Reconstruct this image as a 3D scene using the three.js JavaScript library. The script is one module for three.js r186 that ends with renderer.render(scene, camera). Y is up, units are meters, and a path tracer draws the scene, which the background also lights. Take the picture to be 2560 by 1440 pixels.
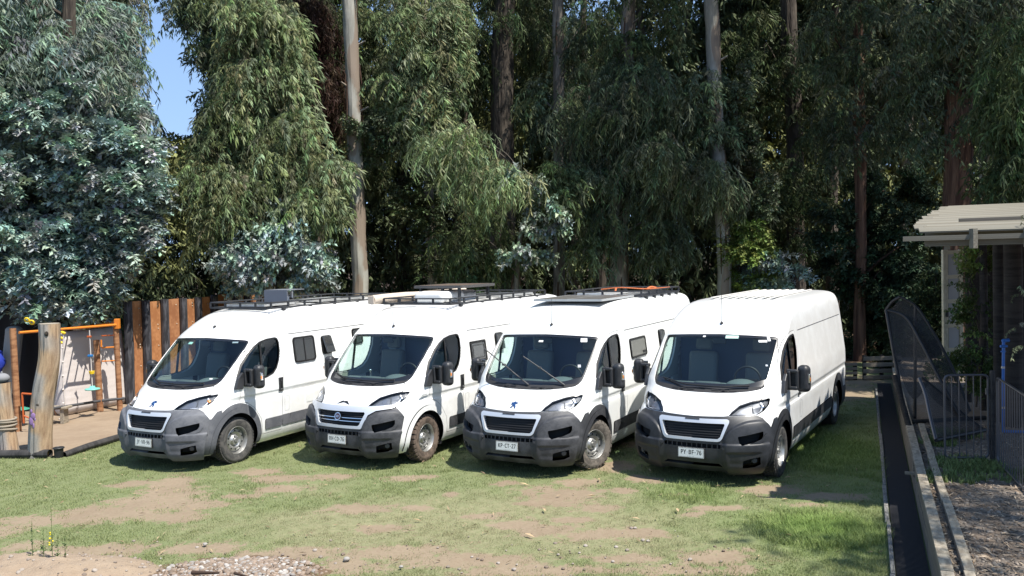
import * as THREE from 'three';
import { RoundedBoxGeometry } from 'three/addons/geometries/RoundedBoxGeometry.js';
import { mergeGeometries, mergeVertices } from 'three/addons/utils/BufferGeometryUtils.js';

// ---------------------------------------------------------------- camera, sky, sun, exposure
const scene = new THREE.Scene();
const renderer = new THREE.WebGLRenderer({ antialias: true });
renderer.toneMapping = THREE.LinearToneMapping;
renderer.toneMappingExposure = 1.75;
renderer.shadowMap.enabled = true;
const F = 2150, CAMY = 3.166, PITCH = THREE.MathUtils.degToRad(1.975), ROLL = THREE.MathUtils.degToRad(1.466);
const camera = new THREE.PerspectiveCamera(2 * Math.atan(720 / F) * 180 / Math.PI, 16 / 9, 0.1, 900);
camera.position.set(0, CAMY, 0);
camera.rotation.order = 'YXZ';
camera.rotation.set(-PITCH, 0, -ROLL);
const SUN = new THREE.Vector3(0.424, 1, 0.35);
{
  const W = 512, H = 256, d = new Float32Array(W * H * 4), s = SUN.clone().normalize();
  for (let j = 0; j < H; j++) for (let i = 0; i < W; i++) {
    const el = ((j + 0.5) / H - 0.5) * Math.PI, az = ((i + 0.5) / W - 0.5) * 2 * Math.PI;
    const y = Math.sin(el), x = Math.cos(az) * Math.cos(el), z = Math.sin(az) * Math.cos(el);
    const t = Math.pow(Math.max(0, 1 - Math.max(0, y)), 2.6);
    const c = x * s.x + y * s.y + z * s.z, halo = 0.22 * Math.pow(Math.max(0, c), 10);
    let r = 0.10 + 0.19 * t + halo, g = 0.185 + 0.25 * t + halo, b = 0.36 + 0.30 * t + halo * 0.9;
    if (y < 0) { r = 0.12; g = 0.10; b = 0.07; }
    d.set([r * SKYK(), g * SKYK(), b * SKYK(), 1], (j * W + i) * 4);
  }
  function SKYK() { return 1.12; }
  const t = new THREE.DataTexture(d, W, H, THREE.RGBAFormat, THREE.FloatType);
  t.mapping = THREE.EquirectangularReflectionMapping; t.magFilter = THREE.LinearFilter; t.minFilter = THREE.LinearFilter; t.needsUpdate = true;
  scene.background = t; scene.environment = t;
}
const sun = new THREE.DirectionalLight(new THREE.Color(1, 0.955, 0.88), 4.6);
sun.position.copy(SUN).multiplyScalar(40); sun.target.position.set(0, 0, -14); sun.position.add(sun.target.position);
sun.castShadow = true; sun.shadow.camera.left = -30; sun.shadow.camera.right = 30; sun.shadow.camera.top = 30; sun.shadow.camera.bottom = -30; sun.shadow.camera.far = 120; sun.shadow.mapSize.set(4096, 4096);
scene.add(sun, sun.target);

// ---------------------------------------------------------------- helpers
const V = (x, y, z) => new THREE.Vector3(x, y, z);
let seed = 7;
const rnd = () => { seed = (seed + 0x6d2b79f5) | 0; let t = Math.imul(seed ^ (seed >>> 15), 1 | seed); t = (t + Math.imul(t ^ (t >>> 7), 61 | t)) ^ t; return ((t ^ (t >>> 14)) >>> 0) / 4294967296; };
const rr = (a, b) => a + (b - a) * rnd();
const gauss = () => (rnd() + rnd() + rnd() + rnd() - 2) * 1.0;
const clamp = (x, a, b) => Math.min(b, Math.max(a, x));
const sstep = (a, b, x) => { const t = clamp((x - a) / (b - a), 0, 1); return t * t * (3 - 2 * t); };
const h2 = (x, y) => { let n = Math.imul(x | 0, 374761393) + Math.imul(y | 0, 668265263); n = Math.imul(n ^ (n >>> 13), 1274126177); return ((n ^ (n >>> 16)) >>> 0) / 4294967296; };
function noise(x, y) { const i = Math.floor(x), j = Math.floor(y); let u = x - i, v = y - j; u = u * u * (3 - 2 * u); v = v * v * (3 - 2 * v); return (h2(i, j) * (1 - u) + h2(i + 1, j) * u) * (1 - v) + (h2(i, j + 1) * (1 - u) + h2(i + 1, j + 1) * u) * v; }
function fbm(x, y, o = 4) { let s = 0, a = 0.5, t = 0; for (let i = 0; i < o; i++) { s += a * noise(x, y); t += a; x = x * 2.03 + 17.1; y = y * 2.03 + 9.7; a *= 0.5; } return s / t; }
const names = new Map();
function numbered(n) { const c = names.get(n) || 0; names.set(n, c + 1); return c ? n + '_' + String(c).padStart(3, '0') : n; }
function fin(o) { o.castShadow = o.receiveShadow = true; return o; }
function part(name, geo, mat, parent, label) { const m = fin(new THREE.Mesh(Array.isArray(geo) ? merge(geo) : geo, mat)); m.name = name; if (label) m.userData.label = label; parent.add(m); return m; }
function tag(o, label, category, group, kind) { o.userData.label = label; o.userData.category = category; if (group) o.userData.group = group; if (kind) o.userData.kind = kind; return o; }
function thing(name, label, category, pos = [0, 0, 0], turn = 0, group) { const g = new THREE.Group(); g.name = numbered(name); g.position.set(...pos); g.rotation.y = turn; scene.add(g); return tag(g, label, category, group); }
function struct(name, geo, mat) { const m = part(numbered(name), geo, mat, scene); m.userData.kind = 'structure'; return m; }
function merge(list) {
  list = list.map((g) => { let q = g.index ? g.toNonIndexed() : g.clone(); for (const k of Object.keys(q.attributes)) if (!['position', 'normal', 'uv'].includes(k)) q.deleteAttribute(k); if (!q.attributes.normal) q.computeVertexNormals(); if (!q.attributes.uv) q.setAttribute('uv', new THREE.BufferAttribute(new Float32Array(q.attributes.position.count * 2), 2)); return q; });
  return mergeGeometries(list);
}
function box(w, h, d, x = 0, y = 0, z = 0, r = 0, ry = 0, rx = 0, rz = 0) { const g = r ? new RoundedBoxGeometry(w, h, d, 2, r) : new THREE.BoxGeometry(w, h, d); if (rx) g.rotateX(rx); if (rz) g.rotateZ(rz); if (ry) g.rotateY(ry); g.translate(x, y, z); return g; }
function cyl(r0, r1, h, seg = 12) { return new THREE.CylinderGeometry(r1, r0, h, seg); }
function rod(a, b, r, seg = 8, r2) { const d = b.clone().sub(a), L = d.length(), g = new THREE.CylinderGeometry(r2 ?? r, r, L, seg); g.translate(0, L / 2, 0); g.applyQuaternion(new THREE.Quaternion().setFromUnitVectors(V(0, 1, 0), d.normalize())); g.translate(a.x, a.y, a.z); return g; }
function tube(pts, r, seg = 24, rs = 8) { return new THREE.TubeGeometry(new THREE.CatmullRomCurve3(pts), seg, r, rs); }
function taper(pts, radii, rs = 10, seg = 24, rough = 0, uvs = 1) {   // tapered limb along a curve, with uneven girth
  const c = new THREE.CatmullRomCurve3(pts), fr = c.computeFrenetFrames(seg), P = [], U = [], I = [];
  let up = V(0, 0, 1), len = 0, last = null;
  for (let i = 0; i <= seg; i++) {
    const t = i / seg, p = c.getPointAt(t), T = c.getTangentAt(t), k = t * (radii.length - 1), k0 = Math.min(radii.length - 2, Math.floor(k)), r = radii[k0] + (radii[k0 + 1] - radii[k0]) * (k - k0);
    if (last) len += p.distanceTo(last); last = p;
    let A = up.clone().addScaledVector(T, -up.dot(T)).normalize(); up = A; const B = T.clone().cross(A);
    for (let j = 0; j <= rs; j++) {
      const a = (j % rs) / rs * Math.PI * 2, q = r * (1 + rough * (noise(a * 2.2 + pts[0].x * 9 + (j % rs), len * 2.2) - 0.5));
      const w = p.clone().addScaledVector(A, Math.cos(a) * q).addScaledVector(B, Math.sin(a) * q); P.push(w.x, w.y, w.z); U.push(j / rs * uvs, len);
    }
  }
  for (let i = 0; i < seg; i++) for (let j = 0; j < rs; j++) { const a = i * (rs + 1) + j, b = a + rs + 1; I.push(a, a + 1, b, b, a + 1, b + 1); }
  const g = new THREE.BufferGeometry(); g.setAttribute('position', new THREE.Float32BufferAttribute(P, 3)); g.setAttribute('uv', new THREE.Float32BufferAttribute(U, 2)); g.setIndex(I); g.computeVertexNormals(); return g;
}
// a pixel of the 2560 x 1440 photograph at a given distance along the view axis, in metres
const horizon = (u) => 646 - (u - 1280) * 0.0256;
function at(u, v, d) { return V((u - 1280 - (v - 720) * 0.0256) / F * d, CAMY + (horizon(u) - v) / F * d, -d); }
function std(c, rough = 0.8, o = {}) { const m = new THREE.MeshStandardMaterial({ color: new THREE.Color().setRGB(...c), roughness: rough, ...o }); return m; }
function phys(c, rough, o = {}) { return new THREE.MeshPhysicalMaterial({ color: new THREE.Color().setRGB(...c), roughness: rough, ...o }); }
function tex(W, H, f, srgb = true) {   // f(u, v) -> [r, g, b] linear 0..1 (or grey)
  const d = new Uint8Array(W * H * 4), enc = (x) => Math.round(255 * clamp(srgb ? (x <= 0.0031308 ? 12.92 * x : 1.055 * Math.pow(x, 1 / 2.4) - 0.055) : x, 0, 1));
  for (let j = 0; j < H; j++) for (let i = 0; i < W; i++) { const c = f((i + 0.5) / W, (j + 0.5) / H, i, j), k = (j * W + i) * 4; if (typeof c === 'number') { const e = enc(c); d[k] = d[k + 1] = d[k + 2] = e; d[k + 3] = 255; } else { d[k] = enc(c[0]); d[k + 1] = enc(c[1]); d[k + 2] = enc(c[2]); d[k + 3] = c.length > 3 ? Math.round(255 * c[3]) : 255; } }
  const t = new THREE.DataTexture(d, W, H); t.colorSpace = srgb ? THREE.SRGBColorSpace : THREE.NoColorSpace; t.wrapS = t.wrapT = THREE.RepeatWrapping; t.magFilter = THREE.LinearFilter; t.minFilter = THREE.LinearMipmapLinearFilter; t.generateMipmaps = true; t.needsUpdate = true; return t;
}
function rep(t, a, b) { const c = t.clone(); c.repeat.set(a, b); c.needsUpdate = true; return c; }
const mixc = (a, b, t) => [a[0] + (b[0] - a[0]) * t, a[1] + (b[1] - a[1]) * t, a[2] + (b[2] - a[2]) * t];
// periodic noise for tiling maps
function pnoise(x, y, p, q) { const i = Math.floor(x), j = Math.floor(y); let u = x - i, v = y - j; u = u * u * (3 - 2 * u); v = v * v * (3 - 2 * v); const m = (a, n) => ((a % n) + n) % n, H = (a, b) => h2(m(a, p) + 31 * p, m(b, q) + 57 * q); return (H(i, j) * (1 - u) + H(i + 1, j) * u) * (1 - v) + (H(i, j + 1) * (1 - u) + H(i + 1, j + 1) * u) * v; }
// signed distance to a polygon, negative inside
function poly(pts) {
  const n = pts.length;
  return (x, y) => { let d = 1e9, s = 1; for (let i = 0, j = n - 1; i < n; j = i++) { const ex = pts[j][0] - pts[i][0], ey = pts[j][1] - pts[i][1], wx = x - pts[i][0], wy = y - pts[i][1], t = clamp((wx * ex + wy * ey) / (ex * ex + ey * ey + 1e-12), 0, 1), bx = wx - ex * t, by = wy - ey * t; d = Math.min(d, bx * bx + by * by); const c0 = y >= pts[i][1], c1 = y < pts[j][1], c2 = ex * wy > ey * wx; if ((c0 && c1 && c2) || (!c0 && !c1 && !c2)) s = -s; } return s * Math.sqrt(d); };
}
// ---------------------------------------------------------------- ground
const DIRT = [[-5.96,-10.81,.79,.24],[-5.24,-11,.91,.44],[-4.87,-11.61,.62,.81],[-5.05,-12.35,.36,.59],[-5.65,-12.52,.37,.23],[-4.3,-10.83,.31,.32],[-3.99,-13.06,.38,.23],[-3.51,-12.65,.43,.24],[-3.4,-12.04,.4,.19],[-3.81,-11.71,.34,.14],[-2.75,-12.69,.3,.17],[-2.03,-10.99,.47,.22],[-1.6,-10.13,.29,.15],[-1.65,-12.46,.35,.19],[-1.36,-12.5,.24,.14],[-.88,-11.54,.11,.16],[-.13,-12.02,.23,.17],[.57,-11.4,.58,.43],[.89,-11.99,.33,.19],[.4,-11.04,.46,.22],[1.04,-10.71,.3,.17],[1.74,-12.08,.22,.22],[1.96,-11.99,.17,.19],[-.02,-10.15,.33,.19],[.3,-9.9,.37,.21],[.93,-9.7,.41,.17],[1.48,-9.73,.27,.17],[.65,-10.25,.24,.11],[-1.29,-9.27,.53,.26],[-.62,-8.97,.67,.19],[.21,-8.62,.64,.16],[1.06,-8.91,.37,.12],[.82,-8.58,.32,.09],[2.01,-8.84,.33,.26],[1.69,-8.52,.39,.15],[2.2,-8.48,.2,.11],[-2.61,-9.3,.53,.23],[-3.58,-9.57,.55,.19],[-1.83,-8.88,.34,.24],[-4.72,-9.59,.7,.25],[-5.69,-9.8,.29,.22],[2.47,-10.59,.34,.13],[2.12,-10.37,.19,.1],[3.39,-11.33,.36,.27],[4.05,-10.98,.45,.18],[3.67,-10.62,.24,.08],[3.47,-12.17,.28,.22],[1.5,-12.86,.24,.35],[2.21,-14.31,.52,.31],[2.22,-8.53,.16,.13],[2.45,-9.09,.07,.07],[-1.3,-10.92,.21,.14],[-.47,-10.51,.3,.13],[2.15,-11.25,.16,.09],[1.44,-11.52,.21,.16],[-6.6,-10.4,.6,.35],[-4.3,-11.3,.5,.25],[7.2,-19.2,1.6,1.5],[6.6,-20.6,2.6,1.4]];
function lawnRaw(x, z) {   // {grass: 0..1 cover, dry: 0..1, lush: 0..1}
  const n = fbm(x * 1.6, z * 1.6, 3), n2 = fbm(x * 7 + 40, z * 7, 3), n3 = fbm(x * 24, z * 24 + 9, 2);
  let d = 0; for (const [a, b, c, e] of DIRT) { const t = Math.hypot((x - a) / (c * 1.15), (z - b) / (e * 1.15)); if (t < 2.6) d = Math.max(d, 1.10 * Math.exp(-t * t * 1.05)); }
  const front = Math.exp(-(((x + 1.2) / 3.6) ** 2)) * sstep(-11.2, -8.6, z); d += (n2 - .5) * .75 + (n3 - .5) * .5 + (n - .5) * .45 + .10 * front - .02;
  const grass = 1 - sstep(.08, .92, d);
  const centre = Math.exp(-(((x + .3) / 3.4) ** 2)) * Math.exp(-(((z + 10.2) / 1.9) ** 2));
  const dry = clamp(sstep(.36, .78, .62 * centre + .5 * n + .3 * (n2 - .5)), 0, 1);
  const lush = Math.max(Math.exp(-(((x - 3.4) / .85) ** 2)) * Math.exp(-(((z + 9.7) / .8) ** 2)), .75 * Math.exp(-(((x - 4.9) / 1.2) ** 2)) * Math.exp(-(((z + 13.6) / 2.4) ** 2)), .6 * Math.exp(-(((x - 2.3) / .6) ** 2) - ((z + 11.2) / .7) ** 2));
  return { grass, dry, lush: clamp(lush + (n2 - .5) * .3, 0, 1) };
}
const LG = { x0: -15, x1: 13, z0: -24, z1: -4, nx: 700, nz: 500 };
LG.d = new Float32Array((LG.nx + 1) * (LG.nz + 1) * 3);
for (let j = 0; j <= LG.nz; j++) for (let i = 0; i <= LG.nx; i++) { const a = lawnRaw(LG.x0 + (LG.x1 - LG.x0) * i / LG.nx, LG.z0 + (LG.z1 - LG.z0) * j / LG.nz), k = (j * (LG.nx + 1) + i) * 3; LG.d[k] = a.grass; LG.d[k + 1] = a.dry; LG.d[k + 2] = a.lush; }
function lawnAt(x, z) {
  const fx = clamp((x - LG.x0) / (LG.x1 - LG.x0) * LG.nx, 0, LG.nx - .001), fz = clamp((z - LG.z0) / (LG.z1 - LG.z0) * LG.nz, 0, LG.nz - .001), i = Math.floor(fx), j = Math.floor(fz), u = fx - i, v = fz - j, k = (j * (LG.nx + 1) + i) * 3, r = (LG.nx + 1) * 3, D = LG.d;
  const g = (c) => (D[k + c] * (1 - u) + D[k + 3 + c] * u) * (1 - v) + (D[k + r + c] * (1 - u) + D[k + r + 3 + c] * u) * v;
  return { grass: g(0), dry: g(1), lush: g(2) };
}
const soil = tex(512, 512, (u, v) => { const n = .45 * pnoise(u * 10, v * 10, 10, 10) + .3 * pnoise(u * 37, v * 37, 37, 37) + .25 * pnoise(u * 160, v * 160, 160, 160); return mixc([.10, .065, .04], [.21, .145, .09], n); });
soil.repeat.set(60, 60);
struct('ground', new THREE.PlaneGeometry(360, 360).rotateX(-Math.PI / 2).translate(0, -.03, -60), std([.55, .5, .45], 1, { map: soil }));
{
  const X0 = -15, X1 = 13, Z0 = -24, Z1 = -4, W = 1600, H = 1140;
  const cov = tex(W, H, (u, v) => {
    const x = X0 + (X1 - X0) * u, z = Z1 + (Z0 - Z1) * v, a = lawnAt(x, z), f = noise(x * 90, z * 90), g = noise(x * 31, z * 31 + 7);
    const dirt = mixc([.19, .138, .088], [.275, .215, .145], clamp(.25 + .5 * fbm(x * 2.3 + 5, z * 2.3, 3) + .5 * (f - .5) + .3 * (g - .5), 0, 1));
    let gr = mixc([.118, .142, .055], [.178, .198, .088], f); gr = mixc(gr, mixc([.20, .178, .10], [.29, .255, .152], f), .75 * a.dry * (.4 + .6 * g)); gr = mixc(gr, [.09, .16, .03], .7 * a.lush);
    const st = noise(x * 26 + 3, z * 26) * .6 + noise(x * 70, z * 70 + 5) * .4; return mixc(dirt, gr, sstep(.22, .78, a.grass + (st - .5) * 1.15));
  });
  cov.wrapS = cov.wrapT = THREE.ClampToEdgeWrapping;
  const g = new THREE.PlaneGeometry(X1 - X0, Z1 - Z0, 280, 200); g.rotateX(-Math.PI / 2); g.translate((X0 + X1) / 2, 0, (Z0 + Z1) / 2);
  const p = g.attributes.position, uv = g.attributes.uv; for (let i = 0; i < p.count; i++) { const x = p.getX(i), z = p.getZ(i); uv.setXY(i, (x - X0) / (X1 - X0), (z - Z1) / (Z0 - Z1)); p.setY(i, (fbm(x * 3, z * 3, 3) - .55) * .03 - .004); } g.computeVertexNormals();
  struct('lawn', g, std([1, 1, 1], 1, { map: cov }));
}
// grass blades as geometry: nobody could count them
function clump(n, r, h0, h1, w, lean) {
  const P = [], N = [], I = [];
  for (let i = 0; i < n; i++) { const a = rnd() * 6.283, q = Math.sqrt(rnd()) * r, x = Math.cos(a) * q, z = Math.sin(a) * q, h = rr(h0, h1), d = rnd() * 6.283, l = rr(.2, 1) * lean * h, cx = Math.cos(d), cz = Math.sin(d), k = P.length / 3; P.push(x - cz * w, -.01, z + cx * w, x + cz * w, -.01, z - cx * w, x + cx * l * .4 + cz * w * .7, h * .6, z + cz * l * .4 - cx * w * .7, x + cx * l * .4 - cz * w * .7, h * .6, z + cz * l * .4 + cx * w * .7, x + cx * l, h, z + cz * l);  I.push(k, k + 1, k + 2, k, k + 2, k + 3, k + 3, k + 2, k + 4); }
  const g = new THREE.BufferGeometry(); g.setAttribute('position', new THREE.Float32BufferAttribute(P, 3)); g.setIndex(I); g.computeVertexNormals(); return g;
}
function scatter(name, geo, mat, list, parent) {   // list of [x, y, z, ry, scale, color, rx, rz, sy]
  const m = new THREE.InstancedMesh(geo, mat, list.length), M4 = new THREE.Matrix4(), q = new THREE.Quaternion(), e = new THREE.Euler(0, 0, 0, 'YXZ'), c = new THREE.Color();
  list.forEach(([x, y, z, ry, s, col, rx = 0, rz = 0, sy = 1], i) => { e.set(rx, ry, rz); q.setFromEuler(e); M4.compose(V(x, y, z), q, V(s, s * sy, s)); m.setMatrixAt(i, M4); if (col) m.setColorAt(i, c.setRGB(...col)); });
  m.name = name; m.userData.kind = 'stuff'; m.castShadow = m.receiveShadow = true; (parent || scene).add(m); return m;
}
const DK = [3.61, -8.22], DD = [.379, -.925], DN = [.925, .379];   // the line of the kerb beside the lawn
const DL = (t, o, y = 0) => V(DK[0] + DD[0] * t + DN[0] * o, y, DK[1] + DD[1] * t + DN[1] * o);
const offDeck = (x, z) => (x - DK[0]) * DN[0] + (z - DK[1]) * DN[1];
const SAND = [[-14, -14.5], [-7.85, -14.5], [-7.33, -15.9], [-6.2, -19], [-5.2, -24], [-14, -24]];
const inSand = poly(SAND.map(([a, b]) => [a, b]));
{
  const gm = phys([1, 1, 1], .85, { side: THREE.DoubleSide, transmission: .4, thickness: 0, specularIntensity: .3 }), shortL = [], longL = [];
  for (let i = 0; i < 120000; i++) {
    const z = -7.6 - 13 * Math.pow(rnd(), 1.5), hw = -z * .62 + .3, x = rr(-hw, Math.min(hw, 9));
    if (offDeck(x, z) > -.02 || inSand(x, z) < .03) continue;
    const a = lawnAt(x, z); if (rnd() > a.grass * (a.lush > .45 ? 1 : .42) * (1 - .3 * a.dry) + .01) continue;
    const t = rnd(); let c = mixc([.20, .245, .095], [.34, .375, .17], t); c = mixc(c, mixc([.28, .25, .15], [.44, .39, .25], t), clamp(a.dry * .75 + (rnd() < .12 ? .4 : 0), 0, 1)); c = mixc(c, mixc([.14, .25, .04], [.32, .46, .12], t), .8 * a.lush);
    if (rnd() < sstep(.22, .85, a.lush) * .85) longL.push([x, 0, z, rnd() * 6.28, rr(.6, 1.15), c]); else shortL.push([x, 0, z, rnd() * 6.28, rr(.6, 1.2) * (1 - .3 * a.dry), c]);
  }
  const half = shortL.filter((_, i) => i % 2), rest = shortL.filter((_, i) => !(i % 2));
  tag(scatter('grass', clump(14, .075, .006, .024, .0024, 1.3), gm, half), 'short worn turf covering the parking area in patches', 'grass', null, 'stuff');
  tag(scatter('grass_patch', clump(14, .085, .006, .026, .0024, 1.5), gm, rest), 'short turf blades spread between the bare dirt patches', 'grass', null, 'stuff');
  tag(scatter('long_grass', clump(16, .075, .03, .095, .003, 1.5), gm, longL), 'long lush bright green grass beside the pale kerb', 'grass', null, 'stuff');
}
{ // sand of the play area and the heap in front
  const s = new THREE.Shape(SAND.map(([x, z]) => new THREE.Vector2(x, -z))), g = new THREE.ShapeGeometry(s); g.rotateX(-Math.PI / 2); g.translate(0, .016, 0);
  const sandT = tex(512, 512, (u, v) => { const n = .5 * pnoise(u * 7, v * 7, 7, 7) + .3 * pnoise(u * 30, v * 30, 30, 30) + .2 * pnoise(u * 150, v * 150, 150, 150); return mixc([.20, .14, .09], [.31, .235, .16], n); }); sandT.repeat.set(.35, .35);
  struct('play_area_sand', g, std([1, 1, 1], 1, { map: sandT }));
  const hg = new THREE.PlaneGeometry(4.2, 1.7, 110, 50); hg.rotateX(-Math.PI / 2); const p = hg.attributes.position, uv = hg.attributes.uv;
  for (let i = 0; i < p.count; i++) { const x = p.getX(i) - 4.6, z = p.getZ(i) - 8.75, d = Math.hypot((x + 5.1) / 1.45, (z + 8.75) / .72), h = .20 * Math.max(0, 1 - d * d) + (fbm(x * 5, z * 5, 4) - .5) * .09 * sstep(1.25, .6, d); p.setXYZ(i, x, d > 1.25 ? -.02 : h - .015, z); uv.setXY(i, x, z); } hg.computeVertexNormals();
  struct('sand_heap', hg, std([1.12, 1.15, 1.2], 1, { map: rep(sandT, .5, .5), bumpMap: rep(speck0(), 2, 2), bumpScale: .01 }));
}
function speck0() { return tex(256, 256, (u, v) => .5 * pnoise(u * 60, v * 60, 60, 60) + .5 * pnoise(u * 17, v * 17, 17, 17), false); }
function pebble() { const g = new THREE.IcosahedronGeometry(1, 1), p = g.attributes.position; for (let i = 0; i < p.count; i++) { const a = p.getX(i), b = p.getY(i), c = p.getZ(i), k = .75 + .5 * noise(a * 2 + 5.3 + b, c * 2 + b * 1.7 + 3); p.setXYZ(i, a * k, b * k * .62, c * k * .85); } const m = mergeVertices((g.deleteAttribute('normal'), g.deleteAttribute('uv'), g), 1e-4); m.computeVertexNormals(); return m; }
const PEB = pebble();
{
  const pm = std([1, 1, 1], .95), l = [];
  for (let i = 0; i < 3200; i++) { const x = -2.9 + gauss() * .75, z = -8.75 + gauss() * .42 , w = rnd(); const d = Math.hypot((x + 2.95) / .95, (z + 8.7) / .52); if (d > 1 && rnd() > .07) continue; const h = .06 * Math.max(0, 1 - d * d), c = w < .3 ? mixc([.22, .20, .18], [.42, .39, .355], rnd()) : mixc([.15, .11, .08], [.30, .23, .175], rnd()); l.push([x, h + rr(-.006, .006), z, rnd() * 6.28, Math.pow(rnd(), 2.2) * .030 + .006, c, rr(-.4, .4), rr(-.4, .4)]); }
  for (let i = 0; i < 520; i++) { const x = rr(-5, 2.4), z = -8.3 - Math.pow(rnd(), 1.4) * 1.6; const a = lawnAt(x, z); if (rnd() < a.grass * .7) continue; l.push([x, .002, z, rnd() * 6.28, Math.pow(rnd(), 3) * .024 + .004, mixc([.15, .11, .08], [.34, .30, .26], rnd())]); }
  for (let i = 0; i < 700; i++) { const x = rr(-6.6, -3.6), z = rr(-9.5, -8.2), d = Math.hypot((x + 5.1) / 1.45, (z + 8.75) / .72); if (d > 1.05 || rnd() > .35 + .6 * d) continue; l.push([x, .20 * Math.max(0, 1 - d * d) + (fbm(x * 5, z * 5, 4) - .5) * .09 * sstep(1.25, .6, d) - .012, z, rnd() * 6.28, Math.pow(rnd(), 3) * .028 + .004, mixc([.17, .13, .10], [.36, .31, .26], rnd()), rr(-.4, .4), rr(-.4, .4)]); }
  tag(scatter('pebbles', PEB, pm, l), 'heap of pale pebbles and rubble at the front edge of the lawn', 'pebbles', null, 'stuff');
  const hp = new THREE.PlaneGeometry(2.4, 1.4, 60, 40); hp.rotateX(-Math.PI / 2); const q = hp.attributes.position, uv = hp.attributes.uv; for (let i = 0; i < q.count; i++) { const x = q.getX(i) - 2.95, z = q.getZ(i) - 8.7, d = Math.hypot((x + 2.95) / .98, (z + 8.7) / .55); q.setXYZ(i, x, d > 1.1 ? -.03 : .062 * Math.max(0, 1 - d * d) - .006 + (fbm(x * 9, z * 9, 3) - .5) * .03, z); uv.setXY(i, x, z); } hp.computeVertexNormals();
  struct('rubble_heap', hp, std([.9, .85, .8], 1, { map: rep(soil, 2, 2) }));
  for (const [u, v, r, lb] of [[862, 1413, .04, 'white angular stone at the right end of the pebble heap'], [505, 1374, .03, 'pale stone on the left top of the pebble heap'], [720, 1440, .035, 'grey stone low in the front of the pebble heap'], [1000, 1432, .025, 'whitish stone at the bottom edge right of the heap']]) { const k = (horizon(u) - v) / F, d = CAMY / -k, p = at(u, v, d), m = part(numbered('stone'), PEB, std([.30, .28, .255], .95), scene); m.position.set(p.x, r * .3 + .02, p.z); m.scale.setScalar(r); m.rotation.y = u; tag(m, lb, 'stone'); }
  const st = (a, b, r, lb) => { const m = part(numbered('wood_scrap'), rod(a, b, r, 6, r * .5), std([.05, .028, .018], .9), scene); tag(m, lb, 'wood scrap'); };
  st(V(-3.28, .10, -8.52), V(-2.98, .12, -8.44), .022, 'dark brown bark strip on the pebble heap'); st(V(-2.83, .11, -8.45), V(-2.66, .10, -8.36), .018, 'reddish brown wood stick low on the pebble heap');
}
{ // fallen leaves on the lawn
  const lf = new THREE.BufferGeometry(); lf.setAttribute('position', new THREE.Float32BufferAttribute([-.07, .002, 0, -.01, .018, .016, -.01, .006, 0, -.01, .016, -.016, .07, .012, 0], 3)); lf.setIndex([0, 1, 2, 0, 2, 3, 1, 4, 2, 2, 4, 3]); lf.computeVertexNormals();
  const lm = std([.46, .33, .19], .8, { side: THREE.DoubleSide });
  const where = [[1480, 1250, 'curled dry leaf on the dirt in front of the third van'], [1325, 1352, 'pale dry leaf near the front edge of the lawn'], [1362, 1287, 'tan dry leaf on turf in the lawn centre'], [1310, 1220, 'small dry leaf just below the third bumper shadow'], [1698, 1287, 'broad dry leaf on the turf right of centre'], [1592, 1308, 'whitish dry leaf on bare soil right of centre'], [1975, 1352, 'large tan dry leaf by the long grass'], [1905, 1405, 'white dry leaf at the lower right of the lawn'], [1040, 1312, 'brown dry leaf on the dry turf left of centre'], [1500, 1208, 'dry leaf between the third and fourth vans in front']];
  for (const [u, v, lb] of where) { const d = CAMY / ((v - horizon(u)) / F), p = at(u, v, d), m = part(numbered('fallen_leaf'), lf, lm, scene); m.position.set(p.x, .025, p.z); m.rotation.set(rr(-.3, .3), u, rr(-.3, .3)); m.scale.setScalar(rr(.8, 1.2)); tag(m, lb, 'leaf'); }
  const l = []; for (let i = 0; i < 420; i++) { const z = rr(-15, -8.2), x = rr(-8, Math.min(7, 3.5 + (-8.2 - z) * .42)); if (offDeck(x, z) > 0) continue; l.push([x, .02, z, rnd() * 6.28, rr(.3, .7), mixc([.15, .1, .06], [.4, .3, .18], rnd()), rr(-.5, .5), rr(-.5, .5)]); }
  tag(scatter('leaf_litter', lf, std([1, 1, 1], .9, { side: THREE.DoubleSide }), l), 'tiny dry leaves and bark bits strewn over the lawn', 'leaf litter', null, 'stuff');
}
// ---------------------------------------------------------------- the van: plan curves stacked over the height
function pchip(pts) {
  const n = pts.length, X = pts.map((p) => p[0]), Y = pts.map((p) => p[1]), d = [], m = [];
  for (let i = 0; i < n - 1; i++) d.push((Y[i + 1] - Y[i]) / (X[i + 1] - X[i]));
  m.push(d[0]); for (let i = 1; i < n - 1; i++) m.push(d[i - 1] * d[i] <= 0 ? 0 : 2 * d[i - 1] * d[i] / (d[i - 1] + d[i])); m.push(d[n - 2]);
  return (x) => { if (x <= X[0]) return Y[0]; if (x >= X[n - 1]) return Y[n - 1]; let i = 0; while (x > X[i + 1]) i++; const h = X[i + 1] - X[i], t = (x - X[i]) / h, t2 = t * t, t3 = t2 * t; return (2 * t3 - 3 * t2 + 1) * Y[i] + (t3 - 2 * t2 + t) * h * m[i] + (-2 * t3 + 3 * t2) * Y[i + 1] + (t3 - t2) * h * m[i + 1]; };
}
const zf = pchip([[.2, .86], [.28, .93], [.4, .965], [.5, .97], [.6, .965], [.7, .955], [.8, .935], [.9, .9], [.955, .865], [1, .82], [1.04, .775], [1.1, .69], [1.16, .6], [1.22, .5], [1.27, .43], [1.32, .37], [1.45, .24], [1.6, .09], [1.8, -.12], [1.95, -.28], [2.05, -.42], [2.15, -.57], [2.25, -.76], [2.32, -.95], [2.36, -1.12], [2.39, -1.32], [2.41, -1.55], [2.425, -1.9], [2.435, -2.4], [2.44, -3]]);
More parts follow.
